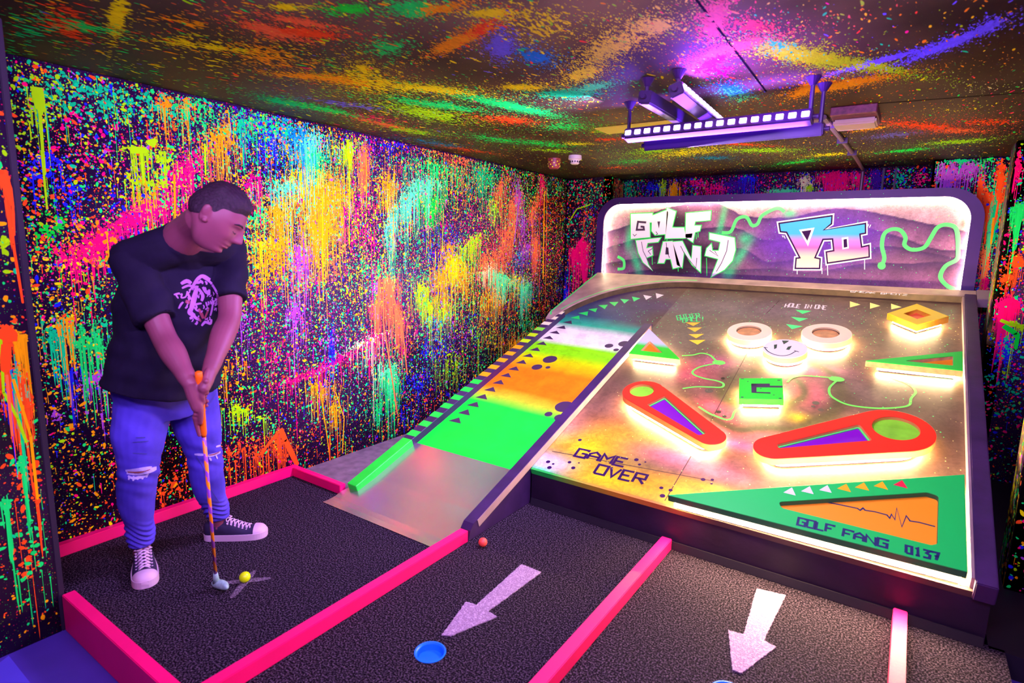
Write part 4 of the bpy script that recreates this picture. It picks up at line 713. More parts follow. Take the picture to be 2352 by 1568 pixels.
Z3 = lambda x, y: at(1360 + x / 2.5565, 420 + y / 2.5565, 1, BY + PD)
def zz(x, y): q = Z3(x, y); return (q[0] + 1.21, q[2] - 1.21)
ridges = [smoothline([zz(*q) for q in pl], 5) for pl in (
  [(20, 300), (200, 250), (420, 150), (700, 110), (900, 190), (1150, 200), (1400, 150), (1600, 160), (1800, 200), (2000, 240), (2200, 280)],
  [(20, 400), (300, 320), (700, 260), (860, 265), (1000, 330), (1180, 320), (1400, 250), (1650, 270), (1850, 330), (2050, 390), (2200, 385)],
  [(20, 480), (400, 420), (760, 380), (900, 390), (1000, 450), (1100, 460), (1300, 420), (1600, 380), (1780, 370), (1950, 400), (2200, 450)],
  [(20, 560), (400, 500), (850, 505), (1050, 500), (1300, 520), (1600, 470), (1850, 470), (2050, 460), (2200, 480)])]
def panel_cols(U, V):
    C = np.zeros(U.shape + (3,)) + np.array((.45, .28, .33))
    for i, R in enumerate(ridges):
        yr = np.interp(U, [p[0] for p in R], [p[1] for p in R]); d = (yr - V) + .008 * noise2(U, V, 60, i)
        f = np.clip(d / .13, 0, 1)[..., None]; col = DKP * 1.2 * (1 - f) + (LIL * (1 - .1 * i)) * f
        m = np.clip(d / .006, 0, 1)[..., None]; C = C * (1 - m) + col * m
    def s(px, col, rx, ry, op=1., ang=0., pw=2.):
        nonlocal C; C = spray(C, U, V, col, zz(*px), rx, ry, op, ang, pw)
    vio = (.10, .01, .35)
    s((1250, 330), vio, .42, .24, .95, pw=4); s((1480, 330), vio, .30, .24, .9, pw=4); s((1080, 420), vio, .2, .12, .6); s((1000, 560), (.12, .03, .16), .9, .04, .6); s((1800, 560), (.22, .06, .22), .6, .05, .5)
    dk = (.012, .006, .012); s((430, 260), dk, .34, .19, .97, pw=4); s((560, 420), dk, .42, .16, .97, pw=4); s((460, 500), dk, .25, .08, .8, pw=3)
    gr = (.03, .75, .25)
    for p, rx, ry, a in (((260, 470), .04, .16, .35), ((215, 330), .035, .12, 0), ((860, 440), .04, .14, -.5), ((800, 530), .05, .05, 0), ((760, 230), .03, .12, -.15), ((900, 330), .06, .05, 0), ((760, 300), .08, .02, 0), ((1160, 180), .05, .03, 0)): s(p, gr, rx, ry, .75, a)
    s((140, 480), (.06, .04, .02), .045, .025, .8); s((140, 360), (.5, .4, .3), .03, .1, .4); s((2180, 240), (.05, .04, .03), .02, .05, .8)
    return np.clip(C * (1 + .18 * noise2(U, V, 50, 9)[..., None]), 0, .95)
me = grid_mesh('panel', -1.53, 1.53, -.02, .765, 380, 100, panel_cols, 0); me.transform(Matrix.Translation((0, PD, 0)) @ UP); obj('sprayed_panel', me, attr_mat('sprayed_panel_paint', .5, grain=.3, gscale=40, bump=.15), bb)
# LED strip round the inside of the frame
bm = bmesh.new(); n = len(fi); R = inset(fi, .0015)
for i in range(1, n):
    a, b = R[i], R[(i + 1) % n]; bm.faces.new([bm.verts.new(q) for q in ((a[0], .006, a[1]), (b[0], .006, b[1]), (b[0], .018, b[1]), (a[0], .018, a[1]))])
M_led2 = mat('warm_led_backbox', (1, 1, 1, 1), .4, emit=(1, .76, .44), es=150)
obj('led_strip', bm, M_led2, bb)
def bpoly(name, polys, m, off=.001, strokes=(), w=.012, closed=False):
    o = None
    for pl in polys:
        me = prism([zz(*q) for q in pl], (), off - .0002, off); me.transform(Matrix.Translation((0, PD, 0)) @ UP); o = obj(name, me, m, bb)
    for st in strokes:
        bm = bmesh.new(); stroke(bm, [zz(*q) for q in st], w, off, closed); bm.transform(Matrix.Translation((0, PD, 0)) @ UP); o = obj(name, bm, m, bb)
    return o
LOGO = [[(228, 182), (355, 178), (352, 232), (338, 232), (340, 318), (228, 328)], [(352, 192), (438, 160), (448, 172), (432, 300), (370, 306), (350, 282)], [(440, 148), (492, 168), (470, 262), (540, 262), (548, 300), (590, 296), (585, 322), (430, 326)],
        [(552, 178), (698, 165), (694, 218), (660, 222), (606, 226), (600, 250), (640, 250), (632, 282), (604, 290), (592, 348), (548, 318)],
        [(258, 338), (402, 322), (388, 346), (326, 352), (318, 384), (352, 376), (356, 424), (318, 440), (330, 480), (356, 516), (300, 466), (272, 410)], [(418, 346), (472, 342), (520, 492), (476, 502), (462, 446), (432, 446), (422, 470), (388, 470)],
        [(474, 346), (530, 342), (584, 450), (592, 368), (638, 374), (636, 522), (588, 480), (540, 402), (528, 496), (498, 482)], [(690, 294), (836, 322), (842, 392), (824, 456), (778, 508), (700, 552), (742, 446), (664, 426), (674, 384), (700, 358), (706, 398), (744, 398), (754, 346), (690, 330)]]
M_gl = mat('green_logo_rim', paint(40, 230, 110), .5); M_lw = mat('white_logo_paint', (.88, .90, .86, 1), .5)
for pl in LOGO:
    bpoly('logo_letter_rim', [inset(pl, -5)], M_gl, .001); bpoly('logo_letter', [pl], M_lw, .0018)
bpoly('logo_letter_ink', [[(384, 226), (400, 226), (392, 268)], [(434, 376), (448, 380), (452, 420), (430, 420)]], Mk_dark, .0024, [[(318, 232), (270, 228), (262, 275), (305, 274), (303, 258), (285, 256)]], 0.020)
bpoly('logo_letter_ink', [], Mk_dark, .0024, [[(290, 345), (300, 400), (330, 460)], [(435, 350), (440, 400), (455, 440)], [(520, 370), (545, 420), (610, 500), (615, 440)], [(800, 335), (790, 400), (760, 470), (730, 520)], [(690, 395), (740, 430), (720, 400)], [(355, 385), (330, 400), (345, 420)], [(375, 285), (385, 300), (375, 305)], [(240, 300), (250, 312), (262, 300)]], .006)
bpoly('logo_paint_run', [], M_gl, .0015, [[(440, 300), (440, 345)], [(452, 300), (452, 330)], [(428, 300), (428, 335)], [(352, 425), (354, 480)], [(672, 440), (674, 545)], [(612, 300), (612, 330)], [(622, 290), (623, 320)], [(505, 495), (506, 520)]], .007)
VII = [(1090, 232), (1416, 185), (1412, 243), (1370, 272), (1612, 230), (1612, 300), (1580, 306), (1588, 368), (1632, 358), (1634, 440), (1376, 478), (1368, 400), (1412, 392), (1406, 336), (1360, 338), (1318, 434), (1346, 440), (1342, 508), (1186, 508), (1192, 436), (1210, 434), (1138, 296), (1100, 292)]
bpoly('roman_numeral_outline', [inset(VII, -6)], mat('pale_green_white_outline', (.80, .95, .82, 1), .5), .001)
bpoly('roman_numeral_outline', [inset(VII, 2)], Mk_purple, .0014)
m = bpy.data.materials.new('blue_pink_yellow_fade'); m.use_nodes = True; nn_, l = nt(m); tc = nn_.new('ShaderNodeTexCoord'); sx = nn_.new('ShaderNodeSeparateXYZ'); cr = nn_.new('ShaderNodeValToRGB'); mr = nn_.new('ShaderNodeMapRange')
l.new(tc.outputs['Object'], sx.inputs[0]); l.new(sx.outputs[2], mr.inputs[0]); mr.inputs[1].default_value = zz(1250, 508)[1]; mr.inputs[2].default_value = zz(1250, 200)[1]; l.new(mr.outputs[0], cr.inputs[0])
e = cr.color_ramp.elements; e[0].position = 0; e[0].color = (.95, .85, .55, 1); e[1].position = 1; e[1].color = (.03, .42, .75, 1)
for p_, c_ in ((.22, (.95, .70, .40, 1)), (.42, (.85, .12, .42, 1)), (.56, (.45, .20, .75, 1)), (.68, (.02, .45, .80, 1))): x = e.new(p_); x.color = c_
l.new(cr.outputs[0], nn_['Principled BSDF'].inputs['Base Color'])
bpoly('roman_numeral', [inset(VII, 11)], m, .002)
bpoly('roman_numeral_counter', [[(1216, 275), (1306, 262), (1268, 372)], [(1466, 322), (1504, 316), (1508, 384), (1470, 390)]], mat('counter_white', (.85, .95, .85, 1), .5), .0025)
bpoly('roman_numeral_counter', [[(1230, 284), (1288, 276), (1264, 340)], [(1476, 332), (1496, 328), (1499, 376), (1478, 380)]], Mk_purple, .003)
bpoly('paint_run', [], bpy.data.materials['pale_green_white_outline'], .0016, [[(1204, 508), (1204, 536)], [(1350, 500), (1350, 534)], [(1382, 478), (1384, 542)], [(1600, 445), (1600, 508)], [(1636, 245), (1628, 262)], [(1624, 242), (1618, 256)], [(1116, 308), (1122, 318)], [(1126, 308), (1134, 326)]], .006)
Mg2 = mat('green_spray_curve', paint(80, 240, 130), .55)
for pts in ([(1700, 488), (1716, 440), (1702, 370), (1715, 300), (1760, 272), (1810, 278), (1840, 320), (1835, 365), (1880, 392), (1950, 378), (1990, 320), (2030, 260), (2090, 245), (2140, 275), (2150, 400), (2140, 450), (2075, 488), (2045, 550), (2080, 600), (2130, 625)],
            [(762, 292), (815, 285), (850, 215), (905, 200), (938, 248), (972, 240), (1000, 190), (1085, 148), (1130, 168)], [(150, 432), (185, 455), (185, 500), (150, 505)]):
    bpoly('sprayed_curve', [], Mg2, .0017, [smoothline(pts, 5)], 15 * (zz(100, 0)[0] - zz(99, 0)[0]))
bpoly('sprayed_curve', [[(1700 + 24 * math.cos(a), 486 + 22 * math.sin(a)) for a in (2 * PI * k / 20 for k in range(20))]], Mg2, .0016)
bm = bmesh.new(); rg = np.random.default_rng(8)
for k in range(420):
    x = rg.uniform(-1.5, 1.5); z = rg.uniform(.02, .80)
    y = PD - .0009 if z < .72 and abs(x) < 1.45 else -.0188
    if y < 0 and not (z > .765): continue
    r = rg.uniform(.0015, .004); bm.faces.new([bm.verts.new((x + r * math.cos(a), y, z + r * math.sin(a))) for a in (2 * PI * j / 5 for j in range(5))])
obj('paint_flecks', bm, Mk_teal, bb)['kind'] = 'stuff'
# ------------------------------------------------------------------ carpet, kerbs, cups, balls
def carpet_mat(name, c0, c1, sc=420):
    m = bpy.data.materials.new(name); m.use_nodes = True; n, l = nt(m); b = n['Principled BSDF']; b.inputs['Roughness'].default_value = .95; b.inputs['Specular IOR Level'].default_value = .1
    tc = n.new('ShaderNodeTexCoord'); v = n.new('ShaderNodeTexVoronoi'); v.inputs['Scale'].default_value = sc * .55; l.new(tc.outputs['Object'], v.inputs['Vector'])
    nz = n.new('ShaderNodeTexNoise'); nz.inputs['Scale'].default_value = sc * .35; nz.inputs['Detail'].default_value = 4; l.new(tc.outputs['Object'], nz.inputs['Vector'])
    cr = n.new('ShaderNodeValToRGB'); e = cr.color_ramp.elements; e[0].position = .47; e[0].color = (*c0, 1); e[1].position = .68; e[1].color = (*c1, 1); l.new(nz.outputs['Fac'], cr.inputs[0])
    l.new(cr.outputs[0], b.inputs['Base Color']); bp_ = n.new('ShaderNodeBump'); bp_.inputs['Strength'].default_value = .7; bp_.inputs['Distance'].default_value = .005
    ad = n.new('ShaderNodeMath'); ad.operation = 'ADD'; l.new(v.outputs['Distance'], ad.inputs[0]); l.new(nz.outputs['Fac'], ad.inputs[1]); l.new(ad.outputs[0], bp_.inputs['Height']); l.new(bp_.outputs[0], b.inputs['Normal']); return m
M_carp = carpet_mat('black_speckled_carpet', (.003, .001, .004), (.135, .092, .125)); M_inl = carpet_mat('white_carpet_pile', (.36, .24, .34), (.62, .46, .58))
hc = [at(988, 1497, 2, 0), at(1672, 1592, 2, 0)]
hr = abs(at(1026, 1497, 2, 0)[0] - at(950, 1497, 2, 0)[0]) / 2 * 1.18
hr = .060
cx0, cy0, cx1, cy1 = XL, .80, .45, 2.775
co_ = [(cx0, cy0), (cx1, cy0), (cx1, cy1), (-1.84, cy1), (-1.84, 2.20), (cx0, 2.20)]
cme = prism([(x, y) for x, y in co_], [circ(h[:2], hr, 40) for h in hc], -.0995, 0)
carpet = tag(obj('carpet', cme, M_carp), 'black speckled putting carpet laid across all the lanes in front of the table', 'carpet')
def arrow(pts):
    bm = bmesh.new(); P = [at(*p, 2, 0) for p in pts]; n = len(P); A = []
    rn = random.Random(int(pts[0][0]))
    for i in range(n):
        a, b = P[i], P[(i + 1) % n]; k = max(2, int(np.hypot(*(b - a)[:2]) / .006))
        for j in range(k): q = a + (b - a) * j / k; A.append(bm.verts.new((q[0] + rn.uniform(-.002, .002), q[1] + rn.uniform(-.002, .002), .004)))
    bm.faces.new(A); ex = bmesh.ops.extrude_face_region(bm, geom=list(bm.faces)); bmesh.ops.translate(bm, vec=(0, 0, -.0035), verts=[g for g in ex['geom'] if isinstance(g, bmesh.types.BMVert)])
    bmesh.ops.triangulate(bm, faces=bm.faces); return bm
Zc = lambda x, y: (900 + x / 2.94, 1150 + y / 2.94)
o = obj('arrow_inlay', arrow([Zc(*q) for q in ((875, 430), (1010, 485), (650, 750), (712, 785), (400, 915), (335, 912), (500, 685), (572, 705))]), M_inl, carpet); o['label'] = 'white arrow in the left return lane pointing to the blue cup'
Zd = lambda x, y: (1500 + x / 2.94, 1050 + y / 2.94)
o = obj('arrow_inlay', arrow([Zd(*q) for q in ((700, 890), (895, 935), (748, 1240), (832, 1285), (600, 1460), (535, 1440), (508, 1172), (610, 1200))]), M_inl, carpet); o['label'] = 'brightly lit white arrow in the right return lane'
M_cup = mat('bright_blue_cup', (.01, .22, .80, 1), .35)
for i, h in enumerate(hc):
    bm = bmesh.new(); N_ = 36; prof = [(hr - .0005, .0015), (hr - .006, .002), (hr - .010, -.004), (hr - .012, -.028), (0, -.030)]
    rings = [[bm.verts.new((h[0] + r * math.cos(2 * PI * k / N_), h[1] + r * math.sin(2 * PI * k / N_), z)) for k in range(N_)] for r, z in prof[:-1]]
    for a, b in zip(rings, rings[1:]):
        for k in range(N_): bm.faces.new((a[k], a[(k + 1) % N_], b[(k + 1) % N_], b[k]))
    bm.faces.new(rings[-1]); bm.faces.new
    lo = [bm.verts.new((h[0] + (hr - .0005) * math.cos(2 * PI * k / N_), h[1] + (hr - .0005) * math.sin(2 * PI * k / N_), -.04)) for k in range(N_)]
    for k in range(N_): bm.faces.new((rings[0][k], rings[0][(k + 1) % N_], lo[(k + 1) % N_], lo[k]))
    bm.faces.new(lo)
    tag(obj('golf_cup', bm, M_cup, smooth=False), ['blue golf cup sunk in the carpet at the tip of the left white arrow', 'blue golf cup below the right white arrow, cut by the bottom edge of the picture'][i], 'golf cup')
# chalk cross at the tee
bm = bmesh.new(); Ze = lambda x, y: (200 + x / 2.85, 850 + y / 2.85)
for a, b in (((885, 1395), (1205, 1362)), ((945, 1492), (1100, 1312))):
    A, B = at(*Ze(*a), 2, 0), at(*Ze(*b), 2, 0); d = (B - A)[:2]; L_ = np.hypot(*d); d /= L_; nn2 = np.array([-d[1], d[0]])
    c0 = (A + B)[:2] / 2; P = []
    for k in range(24): t = 2 * PI * k / 24; P.append(c0 + d * L_ / 2 * math.cos(t) * (1 if True else 1) + nn2 * .016 * np.sign(math.sin(t)) * abs(math.sin(t)) ** .6)
    bm.faces.new([bm.verts.new((p[0], p[1], .0012 if a[0] == 885 else .0018)) for p in P])
o = obj('tee_mark', bm, carpet_mat('faded_chalk', (.10, .07, .09), (.32, .25, .30)), carpet)
# kerbs
def kerb(name, label, a, b, bev=.003, m=None): return tag(obj(name, bxm(a, b, bev), m or M_pink), label, 'kerb')
kerb('lane_kerb', 'thin hot pink kerb along the foot of the left wall', (XL + .002, .81, .0005), (XL + .045, 2.19, .06))
kerb('lane_kerb', 'short hot pink kerb closing the gap between left wall and green rail', (XL + .047, 2.145, .0005), (-2.705, 2.188, .06))
kk = kerb('lane_kerb', 'tall hot pink board along the near edge of the carpet, by the blue floor', (-2.713, .752, -.0995), (.46, .798, .06), m=M_pink)
bm = bmesh.new(); pts = [(-1.775, .80, 0), (-1.727, .80, 0)]
P = [(-1.785, .80), (-1.735, .80), (-1.735, 2.165), (-1.785, 2.165)]
tag(obj('lane_kerb', bxm((-1.785, .80, .0006), (-1.735, 2.172, .062), .003), M_pink), 'long hot pink kerb running from the ramp divider to the near edge', 'kerb')
kerb('lane_kerb', 'hot pink kerb between the two white arrows', (-.915, .80, .0006), (-.862, 2.733, .06))
kerb('lane_kerb', 'hot pink kerb furthest right, washed white by the strip light', (.082, .80, .0006), (.131, 2.733, .06))
def ball(c, r, m, label):
    bm = bmesh.new(); bmesh.ops.create_icosphere(bm, subdivisions=5, radius=r)
    g = [v.co.normalized() for v in bm.verts]; N_ = 180; pts = []
    for i in range(N_): zf = 1 - 2 * (i + .5) / N_; a = i * 2.399963; rr = math.sqrt(1 - zf * zf); pts.append(Vector((rr * math.cos(a), rr * math.sin(a), zf)))
    from mathutils.kdtree import KDTree
    kd = KDTree(N_); [kd.insert(p, i) for i, p in enumerate(pts)]; kd.balance()
    for v, n_ in zip(bm.verts, g):
        d = kd.find(n_)[2]; v.co = n_ * (r - .03 * r * max(0, 1 - (d / .085) ** 2))
    o = tag(obj('golf_ball', bm, m, smooth=True), label, 'golf ball'); o.location = (c[0], c[1], r + .0021); return o
bY = at(563, 1337, 2, 0); ball(bY, .0235, mat('neon_yellow_ball', paint(215, 245, 0), .35), 'neon yellow golf ball on the chalk cross by the putter')
bR = at(1109, 1255, 2, 0); ball(bR, .0225, mat('coral_ball', paint(255, 70, 80), .4), 'small coral pink golf ball at the foot of the ramp side')

# ------------------------------------------------------------------ ceiling fittings
M_hous = mat('fixture_black', (.030, .008, .06, 1), .4); M_lens = mat('fixture_face', (.09, .10, .05, 1), .3, var=.4, vscale=4)
def bar(label, A, B, lit, n, face, wd=.055, hd=.06, posts=True):
    'blacklight bar from A to B; face = direction the lenses look'
    A, B = Vector(A), Vector(B); d = (B - A).normalized(); f = Vector(face); f = (f - d * f.dot(d)).normalized(); s = d.cross(f); L_ = (B - A).length
    t = thing('blacklight_bar', label, 'light bar', tuple((A + B) / 2)); c0 = (A + B) / 2
    M_ = Matrix((d, s, f)).transposed().to_4x4()
    bm = bmesh.new(); box(bm, (-L_ / 2, -wd / 2, -hd / 2), (L_ / 2, wd / 2, hd / 2), M_); bmesh.ops.bevel(bm, geom=list(bm.edges), offset=.005, segments=2, affect='EDGES'); obj('housing', bm, M_hous, t)
    for e in (-1, 1):
        bm = bmesh.new(); tube(bm, [M_ @ Vector((e * (L_ / 2 - .001), 0, 0)), M_ @ Vector((e * (L_ / 2 + .022), 0, 0))], .011, 12); obj('end_knob', bm, M_hous, t)
    if lit:
        for k in range(n):
            x = -L_ / 2 + L_ * (k + .5) / n; w_ = L_ / n * .30; bm = bmesh.new(); box(bm, (x - w_, -wd * .22, hd / 2 + .0005), (x + w_, wd * .22, hd / 2 + .007), M_)
            bmesh.ops.bevel(bm, geom=list(bm.edges), offset=.002, segments=1, affect='EDGES'); obj('led_lens', bm, M_uv, t)
    bm = bmesh.new(); box(bm, (-L_ / 2 + .01, -wd * .5 - .003, -hd * .38), (L_ / 2 - .01, -wd * .5 - .0004, hd * .30), M_); obj('side_cover', bm, M_lens, t)
    if posts:
        for e in posts:
            p = c0 + d * (L_ / 2 * e) - Vector((0, 0, 0)); bm = bmesh.new()
            tube(bm, [Vector((p.x, p.y, p.z + .02)) - c0, Vector((p.x, p.y, ZC - .012)) - c0], .009, 10); tube(bm, [Vector((p.x, p.y, ZC - .035)) - c0, Vector((p.x, p.y, ZC - .0015)) - c0], [.012, .032], 14); obj('hanging_bracket', bm, M_hous, t)
    return t
zA = 2.085
bar('long lit blacklight bar across the ceiling with a row of bright lenses', at(1438, 312, 2, zA), at(1868, 268, 2, zA), True, 17, (-.25, -1, .25), posts=(-.97, .97))
bar('long unlit blacklight bar just below and behind the bright one', at(1484, 334, 2, 2.055), at(1893, 296, 2, 2.055), False, 0, (0, -1, -.2), posts=(.96,))
bar('short lit blacklight bar pointing away, right of its dark twin', at(1552, 205, 2, 2.168), at(1650, 285, 2, 2.168), True, 12, (1, -.25, .35), posts=(-.93,))
bar('short unlit blacklight bar pointing away, left of the short lit bar', at(1480, 222, 2, 2.168), at(1592, 290, 2, 2.168), False, 0, (-1, -.2, .1), posts=(-.93,))
# detectors
c = at(1321, 357, 2, ZC); t = thing('smoke_detector', 'round white smoke detector on the ceiling near the back corner', 'smoke detector', (c[0], c[1], ZC)); M_det = mat('white_plastic', (.62, .55, .50, 1), .4)
bm = bmesh.new(); tube(bm, [(0, 0, -.001), (0, 0, -.030), (0, 0, -.036)], [.052, .055, .046], 28); obj('base', bm, M_det, t)
bm = bmesh.new(); tube(bm, [(0, 0, -.036), (0, 0, -.062), (0, 0, -.070)], [.040, .036, .026], 28); obj('sensor_head', bm, M_det, t)
bm = bmesh.new()
for k in range(12): a = 2 * PI * k / 12; box(bm, (-.004, -.002, -.058), (.004, .002, -.044), Matrix.Rotation(a, 4, 'Z') @ Matrix.Translation((0, .0385, 0)))
obj('vent_slots', bm, M_black, t)
c = at(1273, 364, 2, ZC); t = thing('alarm_sounder', 'round fire alarm sounder spattered with pink and yellow paint, left of the smoke detector', 'alarm', (c[0], c[1], ZC))
bm = bmesh.new(); tube(bm, [(0, 0, -.001), (0, 0, -.07), (0, 0, -.085)], [.055, .050, .036], 28); obj('body', bm, mat('pink_spattered_plastic', paint(150, 50, 70), .4, var=.5, vscale=30), t)
bm = bmesh.new()
for k in range(26): a = k * 2.4; z = -.01 - .065 * (k / 26); r = .0545; box(bm, (-.005, -.0012, z - .004), (.005, .0012, z + .004), Matrix.Rotation(a, 4, 'Z') @ Matrix.Translation((0, .0525 + .000 * z, 0)))
obj('paint_spots', bm, mat('yellow_paint_spots', paint(240, 220, 40), .5), t)
# ceiling box with red spatter, patched panel, conduit
a, b = at(1908, 246, 2, ZC), at(2018, 240, 2, ZC); t = thing('ceiling_box', 'shallow ceiling-mounted fitting with red speckled cover, right of the light bars', 'ceiling fitting', (float(a[0]), float(a[1]), ZC))
w_ = float(b[0] - a[0]); bm = bmesh.new(); box(bm, (0, 0, -.045), (w_, .34, -.001)); bmesh.ops.bevel(bm, geom=list(bm.edges), offset=.004, segments=1, affect='EDGES'); obj('housing', bm, mat('dark_red_speckled_cover', (.16, .03, .05, 1), .5, var=.6, vscale=40), t)
bm = bmesh.new(); box(bm, (.005, .10, -.075), (w_ - .005, .27, -.0455)); bmesh.ops.bevel(bm, geom=list(bm.edges), offset=.008, segments=2, affect='EDGES'); obj('diffuser', bm, mat('beige_diffuser', (.45, .33, .20, 1), .35), t)
bm = bmesh.new(); P = [at(*p, 2, ZC - .002) for p in ((1392, 284), (1545, 270), (1572, 292), (1420, 304))]; cc = sum(P) / 4
t = tag(obj('ceiling_patch', bxm((-.30, -.07, -.008), (.30, .12, -.0005), .002), mat('olive_yellow_panel', (.65, .58, .04, 1), .6)), 'olive yellow ceiling patch seen behind the short light bars', 'panel'); t.location = (cc[0], cc[1], ZC)
X0, Y0 = at(1893, 262, 2, ZC)[:2]; X1, Y1 = at(1966, 356, 2, ZC)[:2]
t = thing('cable_conduit', 'thin cable run crossing the ceiling and dropping behind the backbox', 'cable', (float(X1), YB, ZC))
bm = bmesh.new(); yb = YB - .03; tube(bm, [(X0 - X1, Y0 - YB, -.016), (0, Y1 - YB, -.016), (0.0, -.05, -.018), (0.0, -.028, -.035), (0, -.028, -.45)], .014, 10); obj('conduit', bm, mat('brown_conduit', (.12, .06, .08, 1), .35), t)
for f_ in (.15, .5, .85):
    bm = bmesh.new(); x = (X0 - X1) * (1 - f_); y = (Y0 - YB) * (1 - f_) + (Y1 - YB) * f_; box(bm, (x - .030, y - .008, -.034), (x + .030, y + .008, -.001)); obj('clip', bm, M_hous, t)
# vertical battens on the back wall
for px in (2028, 2056):
    q = at(px, 410, 1, YB - .005); struct(obj('trim_3', bxm((q[0] - .008, YB - .004, 1.2), (q[0] + .008, YB - .0015, ZC - .01)), M_black))
# ------------------------------------------------------------------ the player
def remesh(bm, vox, smooth=6, noise=None):
    me = bpy.data.meshes.new('tmp'); bmesh.ops.recalc_face_normals(bm, faces=bm.faces); bm.to_mesh(me); bm.free(); o = bpy.data.objects.new('tmp', me); S.collection.objects.link(o)
    m = o.modifiers.new('r', 'REMESH'); m.mode = 'VOXEL'; m.voxel_size = vox
    if smooth: m2 = o.modifiers.new('s', 'SMOOTH'); m2.iterations = smooth; m2.factor = .5
    out = bpy.data.meshes.new_from_object(o.evaluated_get(bpy.context.evaluated_depsgraph_get())); bpy.data.objects.remove(o); bpy.data.meshes.remove(me)
    if noise:
        co = np.zeros(len(out.vertices) * 3, dtype=np.float32); no = np.zeros_like(co); out.vertices.foreach_get('co', co); out.vertices.foreach_get('normal', no); co, no = co.reshape(-1, 3), no.reshape(-1, 3)
        co += no * noise(co)[:, None]; out.vertices.foreach_set('co', co.ravel()); out.update()
    return out
def sect_loft(bm, secs, seg=28):
    'secs: centre, vector a, vector b (semi axes); closed ends'
    R = []
    for c, a, b in secs: R.append([bm.verts.new(Vector(c) + Vector(a) * math.cos(2 * PI * k / seg) + Vector(b) * math.sin(2 * PI * k / seg)) for k in range(seg)])
    for p, q in zip(R, R[1:]):
        for k in range(seg): bm.faces.new((p[k], p[(k + 1) % seg], q[(k + 1) % seg], q[k]))
    bm.faces.new(R[0][::-1]); bm.faces.new(R[-1])
def limb(bm, pts, rad, seg=20):
    'tapering limb with rounded ends through the joints'
    P = [Vector(p) for p in pts]; rr = list(rad); PP, RR = [], []
    n = len(P); ex = [P[0] * 2 - P[1]] + P + [P[-1] * 2 - P[-2]]; er = [rr[0]] + rr + [rr[-1]]
    for i in range(1, n):
        for k in range(6):
            t = k / 6; a, b, c, d = ex[i - 1:i + 3]; PP.append(.5 * ((2 * b) + (c - a) * t + (2 * a - 5 * b + 4 * c - d) * t * t + (3 * b - a - 3 * c + d) * t ** 3)); s = t * t * (3 - 2 * t); RR.append(er[i] * (1 - s) + er[i + 1] * s)
    PP.append(P[-1]); RR.append(rr[-1])
    d0 = (PP[0] - PP[1]).normalized(); d1 = (PP[-1] - PP[-2]).normalized()
    for f_, h in ((.55, .8), (.85, .5)): pass
    A = [(PP[0] + d0 * RR[0] * .95, RR[0] * .25), (PP[0] + d0 * RR[0] * .6, RR[0] * .78)]; B = [(PP[-1] + d1 * RR[-1] * .6, RR[-1] * .78), (PP[-1] + d1 * RR[-1] * .95, RR[-1] * .25)]
    tube(bm, [a[0] for a in A] + PP + [b[0] for b in B], [a[1] for a in A] + RR + [b[1] for b in B], seg)
def ell(bm, c, ax, sub=3):
    r = bmesh.ops.create_icosphere(bm, subdivisions=sub, radius=1); M_ = Matrix((ax[0], ax[1], ax[2])).transposed()
    for v in r['verts']: v.co = M_ @ v.co + Vector(c)
person = thing('person', 'man in black graphic T-shirt and ripped blue jeans bending over his golf putter', 'person', (-2.70, 1.22, 0))
def pput(name, me, m, smooth=True, parent=None):
    o = obj(name, me, m, None, smooth); q = parent or person; o.parent = q
    if q is person: o.location = -Vector(person.location)
    return o
M_skin = mat('skin', (.25, .060, .095, 1), .5, var=.12, vscale=9); M_skin.node_tree.nodes['Principled BSDF'].inputs['Subsurface Weight'].default_value = .08
def relax_rim(b, n=14):
    'even out the open edge left by a cut'
    for it in range(n):
        new = {}
        for v in b.verts:
            if not v.is_boundary: continue
            nb = [e.other_vert(v).co for e in v.link_edges if e.is_boundary]
            if len(nb) == 2: new[v] = v.co.lerp((nb[0] + nb[1]) / 2, .6)
        for v, c in new.items(): v.co = c
        if it % 3 == 0:
            for v in b.verts:
                if v in new or not any(e.other_vert(v) in new for e in v.link_edges): continue
                q = Vector((0, 0, 0))
                for e in v.link_edges: q += e.other_vert(v).co
                v.co = v.co.lerp(q / len(v.link_edges), .5)
# joints
shR, shL = dep(300, 592, 2.74), dep(525, 572, 2.86)
elR, elL = dep(375, 770, 2.60), dep(528, 725, 2.70)
wrR, wrL = dep(437, 880, 2.43), dep(482, 852, 2.47)
neck0, neck1 = dep(420, 548, 2.68), dep(447, 520, 2.60)
footR, tipR = Vector((-2.86, 1.12, 0)), Vector((-2.59, 1.012, 0)); footL, tipL = Vector((-2.82, 1.385, 0)), Vector((-2.605, 1.600, 0))
ankR, ankL = Vector((-2.785, 1.085, .10)), Vector((-2.765, 1.435, .10))
hipR, hipL = dep(335, 915, 2.88), dep(438, 905, 2.98)
midR, midL = dep(320, 990, 2.86), dep(452, 970, 2.98); knR, knL = dep(319, 1070, 2.85), dep(469, 1040, 2.99); caR, caL = dep(313, 1135, 2.89), dep(478, 1110, 3.03)
lat = (shL - shR).normalized(); hc_ = (hipR + hipL) / 2
head_c = dep(498, 497, 2.50)
rt = Vector((.5, .87, 0)); tc_ = Vector((.87, -.5, 0))
hF = (rt * .73 + tc_ * .28 + Vector((0, 0, -.62))).normalized(); hU = Vector((0, 0, 1)) + rt * .30; hU = (hU - hF * hU.dot(hF)).normalized(); hL = hU.cross(hF)
HS = 1.06
def smooth_(x): x = np.clip(x, 0, 1); return x * x * (3 - 2 * x)
